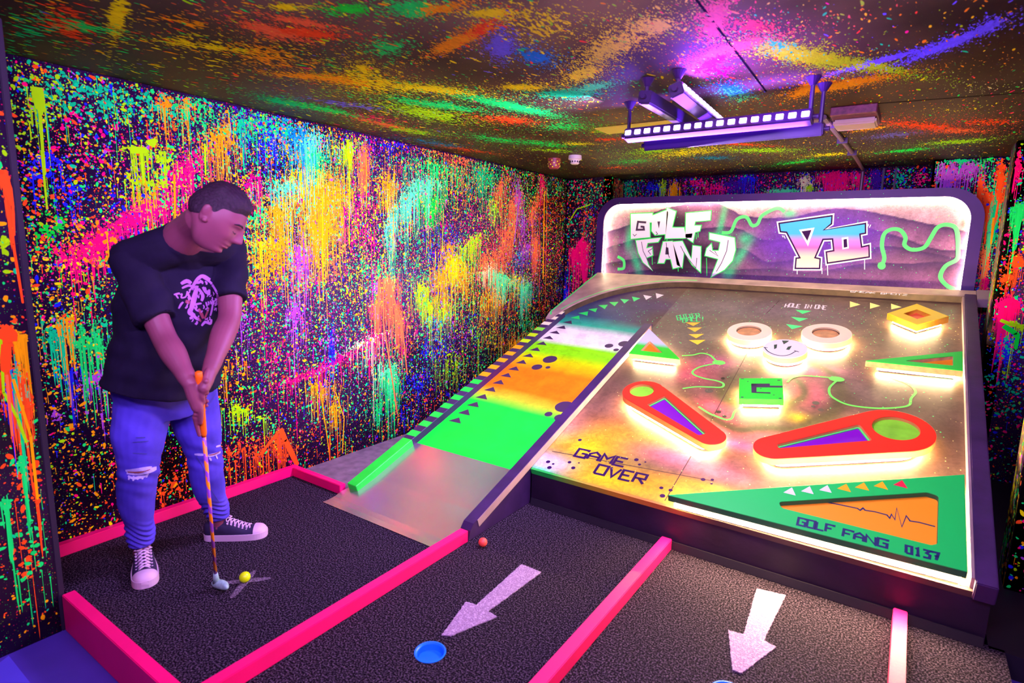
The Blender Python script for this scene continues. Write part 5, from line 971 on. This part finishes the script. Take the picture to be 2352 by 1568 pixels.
def head_pts(d):
    x, y, z = d[:, 0], d[:, 1], d[:, 2]
    X = np.where(x > 0, .096, .102) * x; Y = .077 * y; Z = np.where(z > 0, .112, .122) * z
    low = smooth_(-z * 1.25); Y = Y * (1 - .30 * low * smooth_(.4 + x)); X = X * (1 - .10 * low) + .016 * low
    X = np.where((x < 0) & (z < -.1), X * (1 - .35 * smooth_(-z)), X)
    f = smooth_(x * 1.6)
    g = lambda y0, z0, sy, sz: np.exp(-((Y - y0) / sy) ** 2 - ((Z - z0) / sz) ** 2)
    X += f * (.021 * g(0, -.026, .012, .014) + .018 * g(0, -.006, .009, .022) + .008 * g(.011, -.031, .008, .008) + .008 * g(-.011, -.031, .008, .008))
    X += f * (.007 * g(.028, .022, .022, .009) + .007 * g(-.028, .022, .022, .009) - .011 * g(.031, .004, .014, .011) - .011 * g(-.031, .004, .014, .011))
    X += f * (.007 * g(.031, .003, .011, .007) + .007 * g(-.031, .003, .011, .007))
    X += f * (.009 * g(0, -.056, .022, .006) + .010 * g(0, -.069, .019, .006) - .006 * g(0, -.0625, .022, .0022) - .004 * g(0, -.080, .02, .006) + .017 * g(0, -.096, .024, .016))
    X += f * (.005 * g(.042, -.03, .018, .02) + .005 * g(-.042, -.03, .018, .02)); X -= .006 * f * smooth_((Z - .05) / .06)
    return np.stack([X, Y, Z], 1) * HS
hM = Matrix((hF, hL, hU)).transposed()
def hw(p): return head_c + hM @ (Vector(p) * HS)
bm = bmesh.new()
# head
r = bmesh.ops.create_icosphere(bm, subdivisions=6, radius=1)['verts']; D_ = np.array([v.co[:] for v in r]); Pn = head_pts(D_)
for v, p in zip(r, Pn): v.co = head_c + hM @ Vector(p)
for s in (-1, 1):   # ears
    c = hw((-.008, s * .077, -.008)); a = hM @ Vector((.018, 0, .004)); b = hM @ Vector((-.004, s * .004, .031)); n_ = hM @ Vector((-.004, s * .009, 0))
    ell(bm, c, (a, n_, b), 3); ell(bm, hw((-.012, s * .085, .006)), (a * .75, n_ * .8, b * .75), 3); ell(bm, hw((.004, s * .082, -.026)), (a * .5, n_ * .7, b * .3), 2)
# neck, trunk
limb(bm, [neck0 - (neck1 - neck0) * .9, neck0, neck1, hw((-.03, 0, -.04))], [.092, .076, .064, .060])
ch = (shR + shL) / 2; up_ = (ch - hc_).normalized(); fr = lat.cross(up_).normalized()
fr = fr if fr.x > 0 else -fr
def trunk(bm, k):
    secs = []
    for t, wa, wb, sh in ((-.06, .17, .13, 0), (.05, .190, .145, 0), (.30, .190, .155, .012), (.55, .195, .150, .01), (.78, .205, .130, 0), (.92, .175, .105, -.01), (1.02, .09, .07, -.02)):
        secs.append((hc_.lerp(ch, t) + fr * sh, lat * wa * k, fr * wb * k))
    sect_loft(bm, secs)
trunk(bm, .94)
for sh, el, wr in ((shR, elR, wrR), (shL, elL, wrL)):
    s0 = sh.lerp(ch, .22); limb(bm, [neck0 - (neck1 - neck0) * .4, neck0.lerp(sh, .5) - Vector((0, 0, .012)), sh], [.07, .068, .055]); limb(bm, [s0, sh, sh.lerp(el, .5), el, el.lerp(wr, .35), el.lerp(wr, .8), wr], [.062, .062, .053, .045, .047, .034, .029])
for hp, mi, kn, ca, an in ((hipR, midR, knR, caR, ankR), (hipL, midL, knL, caL, ankL)): limb(bm, [hp, mi, kn, ca, an, an - Vector((0, 0, .04))], [.090, .082, .060, .058, .036, .034])
# club line and the hands round it
clubH = Vector(at(497, 1338, 2, .030).tolist()); gripT = dep(456, 855, 2.415); sd = (clubH - gripT).normalized(); CL = (clubH - gripT).length
def shaft_at(y):
    best = min((abs((lambda P: (H / 2 + FPX * (CM[1] @ (np.array(P) - CP)) / (CM[2] @ (np.array(P) - CP))))(gripT + sd * CL * t) - y), t) for t in np.linspace(0, 1, 200)); return gripT + sd * CL * best[1], CL * best[1]
def hand(bm, wr, g0, g1, side, index_down=False):
    'palm beside the grip, four fingers curled round it, thumb laid down the shaft'
    gc = (g0 + g1) / 2; p = (wr - gc); p = (p - sd * p.dot(sd)).normalized(); q = sd.cross(p).normalized() * side
    tocam = Vector((.82, -.45, .3)); 
    b = p * .4 + tocam * .7; b = (b - sd * b.dot(sd)).normalized(); w = sd.cross(b).normalized() * side   # b: back of the hand, w: wrap direction start
    pc = gc + b * .026
    # palm
    kn_c = gc + b * .022; ax = (kn_c - wr).normalized()
    ell(bm, wr.lerp(kn_c, .62), (ax * .050, sd * .040, b * .019), 3); limb(bm, [wr, wr.lerp(kn_c, .5), kn_c], [.027, .026, .022], 12)
    n_ = 4; L_ = (g1 - g0).length
    for i in range(n_):
        s = g0.lerp(g1, (i + .5) / n_); rr = (.0095, .0098, .0094, .0082)[i if not side < 0 else i]; R_ = .0135 + rr; pts = [s + b * (.030) + w * .004 - sd * .004]
        lenf = (2.9, 3.2, 3.0, 2.6)[i]
        for k in range(7): a = lenf * k / 6 + .35; pts.append(s + (b * math.cos(a) + w * math.sin(a)) * R_ + sd * .003 * k / 6)
        limb(bm, pts, [rr * 1.08, rr * 1.06, rr * 1.04, rr, rr * .98, rr * .95, rr * .9, rr * .82], 10)
    # thumb: from the side of the palm near its base, lying down the shaft
    tb = wr.lerp(kn_c, .45) - w * .018 + sd * .018; limb(bm, [tb, tb.lerp(g1, .45) + b * .014 - w * .012, gc.lerp(g1, .95) + b * .021 - w * .010, g1 + sd * .028 + b * .018 - w * .004], [.015, .0125, .0108, .0088], 10)
    if index_down:
        s = g1; limb(bm, [s + b * .026 + w * .010, s + sd * .030 + b * .020 + w * .012, s + sd * .060 + b * .017 + w * .010, s + sd * .085 + b * .0165 + w * .006], [.0108, .0098, .009, .0078], 10)
a0, _ = shaft_at(868); a1, _ = shaft_at(905); b0_, _ = shaft_at(908); b1_, _ = shaft_at(950)
hand(bm, wrL, a0, a1, -1); hand(bm, wrR, b0_, b1_, 1, True)
body_me = remesh(bm, .0036, 3); pput('body', body_me, M_skin)
# hair
rg = np.random.default_rng(2)
b2 = bmesh.new(); bmesh.ops.create_icosphere(b2, subdivisions=6, radius=1); D_ = np.array([v.co[:] for v in b2.verts]); Pn = head_pts(D_) / HS
hl = np.where(Pn[:, 0] > .02, .062 - .02 * np.clip((np.abs(Pn[:, 1]) - .03) / .04, 0, 1) + 0 * Pn[:, 0], np.where(Pn[:, 0] > -.015, .020 - (.02 - Pn[:, 0]) * .9, -.018 - (-.015 - Pn[:, 0]) * .55))
m_ = smooth_((Pn[:, 2] - hl) / .014); topk = smooth_((Pn[:, 2] - .045) / .05)
nzv = sum(np.sin(Pn @ rg.normal(0, 1, 3) * f + rg.uniform(0, 6)) for f in (60, 90, 140, 200, 260)) / 5
nf = np.sin(Pn[:, 1] * 900 + 3 * np.sin(Pn[:, 0] * 160)) * .0008 + np.sin(Pn[:, 1] * 520 + Pn[:, 2] * 300) * .0008
off = np.where(m_ > 0, m_ * (.0018 + .016 * topk * (1 + .35 * smooth_((Pn[:, 0]) / .08)) + .0028 * nzv * (.3 + topk) + nf), -.006)
for v, p, d, o_ in zip(b2.verts, Pn, D_, off): v.co = head_c + hM @ (Vector(p + d * o_) * HS)
b2.verts.ensure_lookup_table(); dead = [v for v, k in zip(list(b2.verts), m_) if k <= 0.0]; bmesh.ops.delete(b2, geom=dead, context='VERTS'); relax_rim(b2, 16)
pput('hair', b2, mat('dark_brown_hair', (.028, .008, .022, 1), .6, bump=.6, bscale=420, var=.5, vscale=120))
for s in (-1, 1):
    bm = bmesh.new(); P = [hw((x_, s * y_, z_)) for x_, y_, z_ in ((.0965, .014, .024), (.0955, .026, .029), (.087, .040, .028), (.078, .050, .021))]; tube(bm, P, [.0025, .0035, .0032, .0015], 8); pput('eyebrow', bm, bpy.data.materials['dark_brown_hair'])
    bm = bmesh.new(); P = [hw((x_, s * y_, z_)) for x_, y_, z_ in ((.0905, .018, -.004), (.0935, .027, -.007), (.0915, .036, -.006), (.086, .044, -.002))]; tube(bm, P, [.001, .0016, .0016, .001], 8); pput('eyelashes', bm, bpy.data.materials['dark_brown_hair'])
bm = bmesh.new(); P = [hw((x_, y_, z_)) for x_, y_, z_ in ((.082, -.020, -.068), (.090, -.011, -.0680), (.0925, 0, -.0678), (.090, .011, -.0680), (.082, .020, -.068))]; tube(bm, P, [.001, .0022, .0026, .0022, .001], 8); pput('lips', bm, mat('lips', (.36, .09, .09, 1), .5))
# T-shirt
bm = bmesh.new(); secs = []
hemc = dep(374, 868, 2.88); 
for t, wa, wb, sh in ((-.055, .236, .190, .01), (.0, .236, .192, .012), (.2, .228, .190, .02), (.45, .218, .172, .015), (.7, .222, .150, .005), (.88, .205, .128, -.005), (.98, .14, .10, -.01), (1.05, .095, .085, -.01)):
    secs.append((hemc.lerp(ch, t) + fr * sh, lat * wa, fr * wb))
sect_loft(bm, secs, 36)
for sh, el, k, w0 in ((shR, elR, .80, .076), (shL, elL, .74, .072)):
    s0 = sh.lerp(ch, .35); e0 = sh.lerp(el, k); d = (e0 - sh).normalized()
    tube(bm, [s0 - d * .02, s0.lerp(sh, .6), sh + d * .01, sh.lerp(e0, .5), e0], [.070, w0, w0 * 1.02, w0 * .98, w0 * .95], 24)
limb(bm, [ch.lerp(neck0, .3), neck0 - (neck1 - neck0) * .25], [.105, .084])
for sh in (shR, shL): limb(bm, [neck0 - (neck1 - neck0) * .5, neck0.lerp(sh, .5) - Vector((0, 0, .012)), sh], [.082, .080, .072])
nd = (neck1 - neck0).normalized(); LA, FA = np.array(lat), np.array(fr)
def fold(co):
    r_ = co - np.array(hemc); a = r_ @ LA; z = co[:, 2]; b = r_ @ FA
    f = .0045 * np.sin(a * 34 + z * 16 + 2 * np.sin(z * 9)) + .0035 * np.sin((a * .8 - z) * 46 + b * 20) + .002 * np.sin(z * 70 + a * 22)
    return f * np.clip((1.50 - z) * 5, .15, 1)
shirt_me = remesh(bm, .0055, 6, fold)
def cut_shell(me, tests):
    'open a garment where tests(co) is true'
    b = bmesh.new(); b.from_mesh(me); co = np.array([v.co[:] for v in b.verts]); k = tests(co); vs = [v for v, q in zip(list(b.verts), k) if q]; bmesh.ops.delete(b, geom=vs, context='VERTS'); relax_rim(b, 24); b.to_mesh(me); b.free(); return me
ncut = np.array(neck0 + nd * .012); cR, cL = np.array(shR.lerp(elR, .80)), np.array(shL.lerp(elL, .74)); dR, dL = np.array((elR - shR).normalized()), np.array((elL - shL).normalized()); h0_ = np.array(hemc.lerp(ch, -.05)); upn = np.array((ch - hemc).normalized())
cut_shell(shirt_me, lambda co: (((co - ncut) @ np.array(nd) > 0) & (np.linalg.norm(co - ncut, axis=1) < .14)) | ((co - h0_) @ upn < .004))
M_shirt = mat('black_cotton', (.009, .005, .022, 1), .85, var=.3, vscale=14, bump=.25, bscale=500, spec=.2)
shirt = pput('t_shirt', shirt_me, M_shirt); sm_ = shirt.modifiers.new('thickness', 'SOLIDIFY'); sm_.thickness = .003; sm_.offset = 1
# collar ring
bm = bmesh.new(); cc_ = neck0 + nd * .010; e1 = nd.orthogonal().normalized(); e2 = nd.cross(e1)
# jeans
bm = bmesh.new(); wst = hemc.lerp(ch, .02)
sect_loft(bm, [(wst, lat * .205, fr * .160), (hc_.lerp(wst, .4), lat * .205, fr * .160), (hc_ - Vector((0, 0, .01)), lat * .195, fr * .150), (hc_ - Vector((0, 0, .05)), lat * .17, fr * .13)], 32)
for hp, mi, kn, ca, an, k in ((hipR, midR, knR, caR, ankR, 1), (hipL, midL, knL, caL, ankL, .97)):
    e_ = an + Vector((0, 0, .028)); limb(bm, [hp, mi, kn, ca, ca.lerp(e_, .6), e_], [.116 * k, .106 * k, .080 * k, .076 * k, .058, .053])
kz = lambda co, z0, w: np.exp(-((co[:, 2] - z0) / w) ** 2)
def jf(co):
    z = co[:, 2]; return .0035 * np.sin(z * 190 + 9 * np.sin(co[:, 0] * 22 + co[:, 1] * 15)) * kz(co, .17, .055) * 1.6 + .0025 * np.sin(z * 110 + co[:, 1] * 60) * kz(co, .50, .07) + .0012 * np.sin(z * 50 + co[:, 1] * 50 + co[:, 0] * 30)
jeans_me = remesh(bm, .0055, 5, jf)
M_jean = bpy.data.materials.new('blue_denim'); M_jean.use_nodes = True; n, l = nt(M_jean); b = n['Principled BSDF']; b.inputs['Roughness'].default_value = .85; tc = n.new('ShaderNodeTexCoord')
nz = n.new('ShaderNodeTexNoise'); nz.inputs['Scale'].default_value = 5; nz.inputs['Detail'].default_value = 8; l.new(tc.outputs['Object'], nz.inputs['Vector']); cr = n.new('ShaderNodeValToRGB'); e = cr.color_ramp.elements; e[0].position = .35; e[0].color = (.040, .022, .34, 1); e[1].position = .68; e[1].color = (.095, .060, .62, 1); l.new(nz.outputs['Fac'], cr.inputs[0]); l.new(cr.outputs[0], b.inputs['Base Color'])
nz = n.new('ShaderNodeTexNoise'); nz.inputs['Scale'].default_value = 600; l.new(tc.outputs['Object'], nz.inputs['Vector']); bb_ = n.new('ShaderNodeBump'); bb_.inputs['Strength'].default_value = .3; bb_.inputs['Distance'].default_value = .002; l.new(nz.outputs['Fac'], bb_.inputs['Height']); l.new(bb_.outputs[0], b.inputs['Normal'])
cut_shell(jeans_me, lambda co: (co[:, 2] < .112))
jeans = pput('jeans', jeans_me, M_jean); q = jeans.modifiers.new('thickness', 'SOLIDIFY'); q.thickness = .002; q.offset = -1
# marks laid on the clothes
def bvh(me): b = bmesh.new(); b.from_mesh(me); t = BVHTree.FromBMesh(b); b.free(); return t
def cling(tree, px, off=.0035):
    d = Vector(ray(*px).tolist()).normalized(); h = tree.ray_cast(Vector(CP.tolist()), d)
    return None if h[0] is None else (h[0] + h[1] * off, h[1])
def cling_stroke(name, tree, strokes, w, m, zf, off=.0035, parent=None):
    bm = bmesh.new()
    for st in strokes:
        wd = w
        if isinstance(st[0], (int, float)): wd = st[0]; st = st[1]
        pts = smoothline(st, 4) if len(st) > 2 else [tuple(Vector(st[0]).lerp(Vector(st[1]), t / 5)) for t in range(6)]
        L_ = [cling(tree, zf(*q), off) for q in pts]; L_ = [x for x in L_ if x]
        for i in range(len(L_)):
            pass
        prev = None
        for i, (p, nn_) in enumerate(L_):
            a, b = L_[max(0, i - 1)][0], L_[min(len(L_) - 1, i + 1)][0]
            t = (b - a); s_ = nn_.cross(t).normalized() * wd / 2 * (.55 + .45 * math.sin(PI * (i + .3) / len(L_))); cur = (bm.verts.new(p + s_), bm.verts.new(p - s_))
            if prev: bm.faces.new((prev[0], prev[1], cur[1], cur[0]))
            prev = cur
    o = obj(name, bm, m); o.parent = person; o.location = -Vector(person.location); return o
Zs = lambda x, y: (200 + x / 3.016, 380 + y / 3.016)
ts = bvh(shirt_me); M_print = mat('lilac_shirt_print', (.42, .14, .46, 1), .7); M_print2 = mat('red_shirt_print', (.30, .04, .08, 1), .7)
PR = [(.016, [(650, 820), (690, 800), (720, 815)]), (.010, [(655, 850), (700, 830), (740, 840)]), (.014, [(720, 850), (760, 790), (800, 765), (850, 790)]), (.010, [(790, 770), (840, 800), (880, 840), (905, 890)]), (.020, [(760, 830), (745, 900), (730, 960), (715, 1010)]), (.014, [(800, 840), (830, 880), (850, 860)]), (.012, [(720, 1010), (745, 1050), (775, 1070)]), (.010, [(890, 850), (905, 900), (885, 960)]), (.009, [(870, 930), (862, 990), (850, 1040)]), (.013, [(770, 850), (800, 900), (790, 940)]), (.008, [(735, 965), (760, 960), (790, 955)]), (.008, [(820, 945), (828, 975)]), (.008, [(850, 935), (858, 960)]), (.008, [(600, 895), (640, 885)]), (.006, [(610, 890), (630, 920)]), (.006, [(640, 895), (655, 890), (650, 915), (680, 910), (688, 880)]), (.012, [(790, 1110), (815, 1085), (850, 1095), (858, 1065)]), (.008, [(635, 990), (650, 960), (665, 945)]), (.008, [(880, 970), (905, 950)]), (.007, [(875, 1000), (895, 985)]), (.010, [(690, 870), (700, 900), (720, 930)]), (.007, [(740, 980), (755, 1000), (780, 1010)]), (.011, [(745, 800), (765, 810), (790, 800)]), (.009, [(830, 880), (845, 875), (848, 890), (832, 892)]), (.012, [(710, 990), (705, 1020), (730, 1040)])]
rn = random.Random(5)
for k in range(46):
    a, r_ = rn.uniform(0, 2 * PI), math.sqrt(rn.random()); x, y = 785 + 105 * r_ * math.cos(a), 935 + 150 * r_ * math.sin(a); t = rn.uniform(.6, 2.4); PR.append((rn.uniform(.003, .008), [(x, y), (x + 14 * math.cos(t), y + 14 * math.sin(t)), (x + 24 * math.cos(t + .4), y + 26 * math.sin(t + .4))]))
cling_stroke('shirt_print', ts, PR, .01, M_print, Zs)
for st_ in ((.014, [(770, 990), (790, 1030), (800, 1060)]), (.010, [(810, 1060), (830, 1010), (840, 985)]), (.016, [(680, 940), (710, 950)]), (.010, [(760, 1050), (785, 1080)])): cling_stroke('shirt_print', ts, [st_], .01, M_print2, Zs)
Zj = lambda x, y: (200 + x / 2.85, 850 + y / 2.85); tj = bvh(jeans_me); M_fray = mat('frayed_threads', (.42, .36, .66, 1), .9); M_slit = mat('skin_in_rip', (.30, .07, .06, 1), .6); M_crease = mat('dark_denim_seam', (.05, .05, .24, 1), .9)
cling_stroke('knee_rip', tj, [(.022, [(262, 668), (340, 672), (412, 655), (450, 640)]), (.016, [(255, 655), (340, 648), (420, 636)]), (.012, [(270, 690), (300, 705), (340, 700), (380, 690), (400, 675)]), (.008, [(280, 690), (275, 715)]), (.008, [(305, 690), (303, 722)]), (.008, [(335, 690), (330, 715)]), (.008, [(360, 690), (362, 712)]), (.008, [(390, 680), (388, 700)])], .01, M_fray, Zj)
cling_stroke('knee_rip', tj, [(.007, [(270, 660), (330, 663), (372, 658)]), (.004, [(372, 658), (408, 648)])], .01, M_slit, Zj, .006)
cling_stroke('knee_rip', tj, [(.016, [(790, 560), (830, 550), (870, 535)]), (.010, [(840, 500), (878, 490)]), (.012, [(705, 548), (765, 552)]), (.008, [(800, 570), (812, 590)]), (.008, [(840, 555), (850, 580)])], .01, M_fray, Zj)
cling_stroke('knee_rip', tj, [(.006, [(795, 553), (830, 545), (860, 530)])], .01, M_slit, Zj, .006)
for st_ in ([(715, 560), (760, 640), (800, 760), (860, 860)], [(320, 440), (380, 438)], [(300, 470), (400, 462)], [(300, 540), (390, 545)]): cling_stroke('denim_seam', tj, [(.004, st_)], .004, M_crease, Zj)
# shoes
M_rub = mat('cream_rubber', (.62, .44, .52, 1), .5); M_canv = mat('navy_canvas', (.020, .012, .045, 1), .8, bump=.3, bscale=500); M_lace = mat('pale_lace', (.60, .42, .55, 1), .7)
def shoe(heel, toe, lab):
    d = (toe - heel).normalized(); s = Vector((-d.y, d.x, 0)); L_ = (toe - heel).length; M_ = Matrix((d, s, Vector((0, 0, 1)))).transposed().to_4x4(); M_ = Matrix.Translation(heel - Vector(person.location)) @ M_
    W_ = lambda t: .050 * (max(0., 1 - abs((t - .70) / .305) ** 3.2)) ** .5 if t > .70 else (.034 + .016 * math.sin(min(1, t / .70) * PI / 2) ** 2) * (max(0., 1 - max(0, (.14 - t) / .14) ** 2.5)) ** .5
    def outline(k, n=26):
        ts_ = [.5 - .5 * math.cos(PI * i / n) for i in range(n + 1)]; a = [(t * L_, W_(t) * k) for t in ts_]; return a + [(x, -y) for x, y in a[-2:0:-1]]
    def pr_(ol, z0, z1, m, nm, par=None, k2=1.0):
        b = bmesh.new(); n = len(ol); cx = L_ / 2; A = [b.verts.new((x, y, z0)) for x, y in ol]; B = [b.verts.new((cx + (x - cx) * k2, y * k2, z1)) for x, y in ol]
        for i in range(n): b.faces.new((A[i], A[(i + 1) % n], B[(i + 1) % n], B[i]))
        b.faces.new(A[::-1]); b.faces.new(B); bmesh.ops.remove_doubles(b, verts=b.verts, dist=.0004); b.transform(M_); return obj(nm, b, m, par or person)
    up = None
    # upper: arched sections along the foot
    b = bmesh.new(); hf = lambda t: (.082 if t < .34 else .082 - .040 * smooth_(np.array((t - .34) / .42)) if t < .78 else .042) * (1 if t < .86 else math.sqrt(max(.04, 1 - ((t - .86) / .14) ** 2))) * (1 if t > .08 else .75 + .25 * t / .08)
    R = []; n = 16
    for i in range(25):
        t = .004 + .985 * i / 24; w_ = max(.004, W_(t) * .97); h_ = float(hf(t)); fl = 1.0 if t > .36 else .78
        R.append([b.verts.new((t * L_, w_ * math.cos(a) * (1 if abs(math.cos(a)) > .2 else 1), .018 + h_ * (abs(math.sin(a)) ** (.62 if t > .36 else .38)))) for a in (PI * k / n for k in range(n + 1))])
    for p, q in zip(R, R[1:]):
        for k in range(n): b.faces.new((p[k], p[k + 1], q[k + 1], q[k]))
        b.faces.new((p[0], q[0], q[-1], p[-1]))
    b.faces.new(R[0]); b.faces.new(R[-1][::-1]); b.transform(M_); upper = obj('shoe_upper', b, M_canv, person, True); upper['label'] = lab
    sole = pr_(outline(1.06), .0022, .034, M_rub, 'shoe_sole'); 
    b = bmesh.new(); n = 20   # toe cap
    R = []
    for i in range(9):
        t = .80 + .198 * i / 8; w_ = max(.004, W_(t) * 1.0); h_ = float(hf(t)) + .004
        R.append([b.verts.new((t * L_ + .001, w_ * math.cos(a), .018 + h_ * abs(math.sin(a)) ** .62)) for a in (PI * k / n for k in range(n + 1))])
    for p, q in zip(R, R[1:]):
        for k in range(n): b.faces.new((p[k], p[k + 1], q[k + 1], q[k]))
    b.faces.new(R[-1]); b.transform(M_); obj('toe_cap', b, M_rub, person, True)
    for i in range(6):
        t = .40 + .058 * i; z_ = .018 + float(hf(t)); z2 = .018 + float(hf(t + .05)); w_ = .024
        for sg in (1, -1):
            b = bmesh.new(); tube(b, [(t * L_, sg * w_, z_ - .008), ((t + .012) * L_, sg * w_ * .5, z_ + .003), ((t + .03) * L_, 0, (z_ + z2) / 2 + .005), ((t + .045) * L_, -sg * w_ * .6, z2 + .002), ((t + .05) * L_, -sg * w_, z2 - .008)], .0034, 8); b.transform(M_); obj('shoe_lace', b, M_lace, person, True)
            b = bmesh.new(); tube(b, [(t * L_, sg * (w_ + .004), z_ - .012), (t * L_, sg * (w_ + .006), z_ - .006)], .0045, 10); b.transform(M_); obj('eyelet', b, M_lace, person)
    for sg in (1, -1):   # bow
        b = bmesh.new(); z_ = .018 + float(hf(.39)) + .008; tube(b, [(.40 * L_, 0, z_), (.37 * L_, sg * .016, z_ + .006), (.40 * L_, sg * .034, z_ - .004), (.43 * L_, sg * .020, z_ - .001), (.405 * L_, 0, z_ + .002)], .003, 8); b.transform(M_); obj('shoe_lace', b, M_lace, person, True)
    b = bmesh.new(); tube(b, [(.34 * L_, 0, .085), (.345 * L_, 0, .112)], [.026, .024], 14); 
    for v in b.verts: v.co.x = .34 * L_ + (v.co.x - .34 * L_) * .25
    b.transform(M_); obj('shoe_tongue', b, M_canv, person, True)
shoe(footR, tipR, 'dark canvas sneaker on his right foot, toe towards the viewer'); shoe(footL, tipL, 'dark canvas sneaker on his left foot, toe to the right')

# ------------------------------------------------------------------ putter
putter = thing('golf_putter', 'orange and violet striped putter with pale blue head, held in both hands', 'golf putter', tuple(clubH))
iv = -clubH
m = bpy.data.materials.new('orange_violet_twist'); m.use_nodes = True; n, l = nt(m); tc = n.new('ShaderNodeTexCoord'); sx = n.new('ShaderNodeSeparateXYZ'); l.new(tc.outputs['Object'], sx.inputs[0])
nz = n.new('ShaderNodeTexNoise'); nz.inputs['Scale'].default_value = 30; mp = n.new('ShaderNodeMapping'); mp.inputs['Scale'].default_value = (4, 4, .8); l.new(tc.outputs['Object'], mp.inputs[0]); l.new(mp.outputs[0], nz.inputs['Vector'])
wv = n.new('ShaderNodeMath'); wv.operation = 'MULTIPLY_ADD'; wv.inputs[1].default_value = 75; l.new(sx.outputs[2], wv.inputs[0])
at2 = n.new('ShaderNodeMath'); at2.operation = 'ARCTAN2'; l.new(sx.outputs[1], at2.inputs[0]); l.new(sx.outputs[0], at2.inputs[1]); l.new(at2.outputs[0], wv.inputs[2])
ad = n.new('ShaderNodeMath'); ad.operation = 'MULTIPLY_ADD'; ad.inputs[1].default_value = 5; l.new(nz.outputs['Fac'], ad.inputs[0]); l.new(wv.outputs[0], ad.inputs[2])
si = n.new('ShaderNodeMath'); si.operation = 'SINE'; l.new(ad.outputs[0], si.inputs[0]); gt = n.new('ShaderNodeMath'); gt.operation = 'GREATER_THAN'; gt.inputs[1].default_value = -.1; l.new(si.outputs[0], gt.inputs[0])
mx = n.new('ShaderNodeMix'); mx.data_type = 'RGBA'; l.new(gt.outputs[0], mx.inputs[0]); mx.inputs[6].default_value = (.30, .06, .50, 1); mx.inputs[7].default_value = paint(255, 125, 10); l.new(mx.outputs[2], n['Principled BSDF'].inputs['Base Color']); n['Principled BSDF'].inputs['Roughness'].default_value = .4
def upright(o_, m_=None): return o_
rot = sd.to_track_quat('-Z', 'Y').to_matrix().to_4x4()   # local +Z runs up the shaft
putter.rotation_euler = rot.to_euler()
bm = bmesh.new(); tube(bm, [(0, 0, .045), (0, 0, CL - .27)], [.0062, .0075], 16); obj('shaft', bm, m, putter, True)
bm = bmesh.new(); tube(bm, [(0, 0, CL - .275), (0, 0, CL - .26), (0, 0, CL - .02), (0, 0, CL), (0, 0, CL + .004)], [.0085, .0115, .0135, .0130, .007], 18); obj('grip', bm, mat('orange_grip', paint(255, 95, 10), .5), putter, True)
inv = rot.to_3x3().inverted(); e1 = at(483, 1345, 2, .02); e2 = at(527, 1366, 2, .015); hd = Vector((e2 - e1).tolist()); hd.z = 0; hd.normalize(); ha = inv @ hd; hz = inv @ Vector((0, 0, 1)); hy = hz.cross(ha)
M_head = mat('pale_blue_club_head', (.30, .50, .42, 1), .4, var=.35, vscale=60)
bm = bmesh.new(); c0 = inv @ Vector((0, 0, -.004)); 
for k_ in range(1): ell(bm, c0 + ha * .024, (ha * .047, hy * .019, hz * .021), 4)
for v in bm.verts: 
    q = (v.co - c0).dot(hz); v.co += hy * .006 * math.sin((v.co - c0).dot(ha) * 40)
obj('club_head', bm, M_head, putter, True)
bm = bmesh.new(); tube(bm, [(0, 0, .0), (0, 0, .03), (0, 0, .052)], [.016, .0115, .0095], 16); obj('hosel', bm, M_head, putter, True)
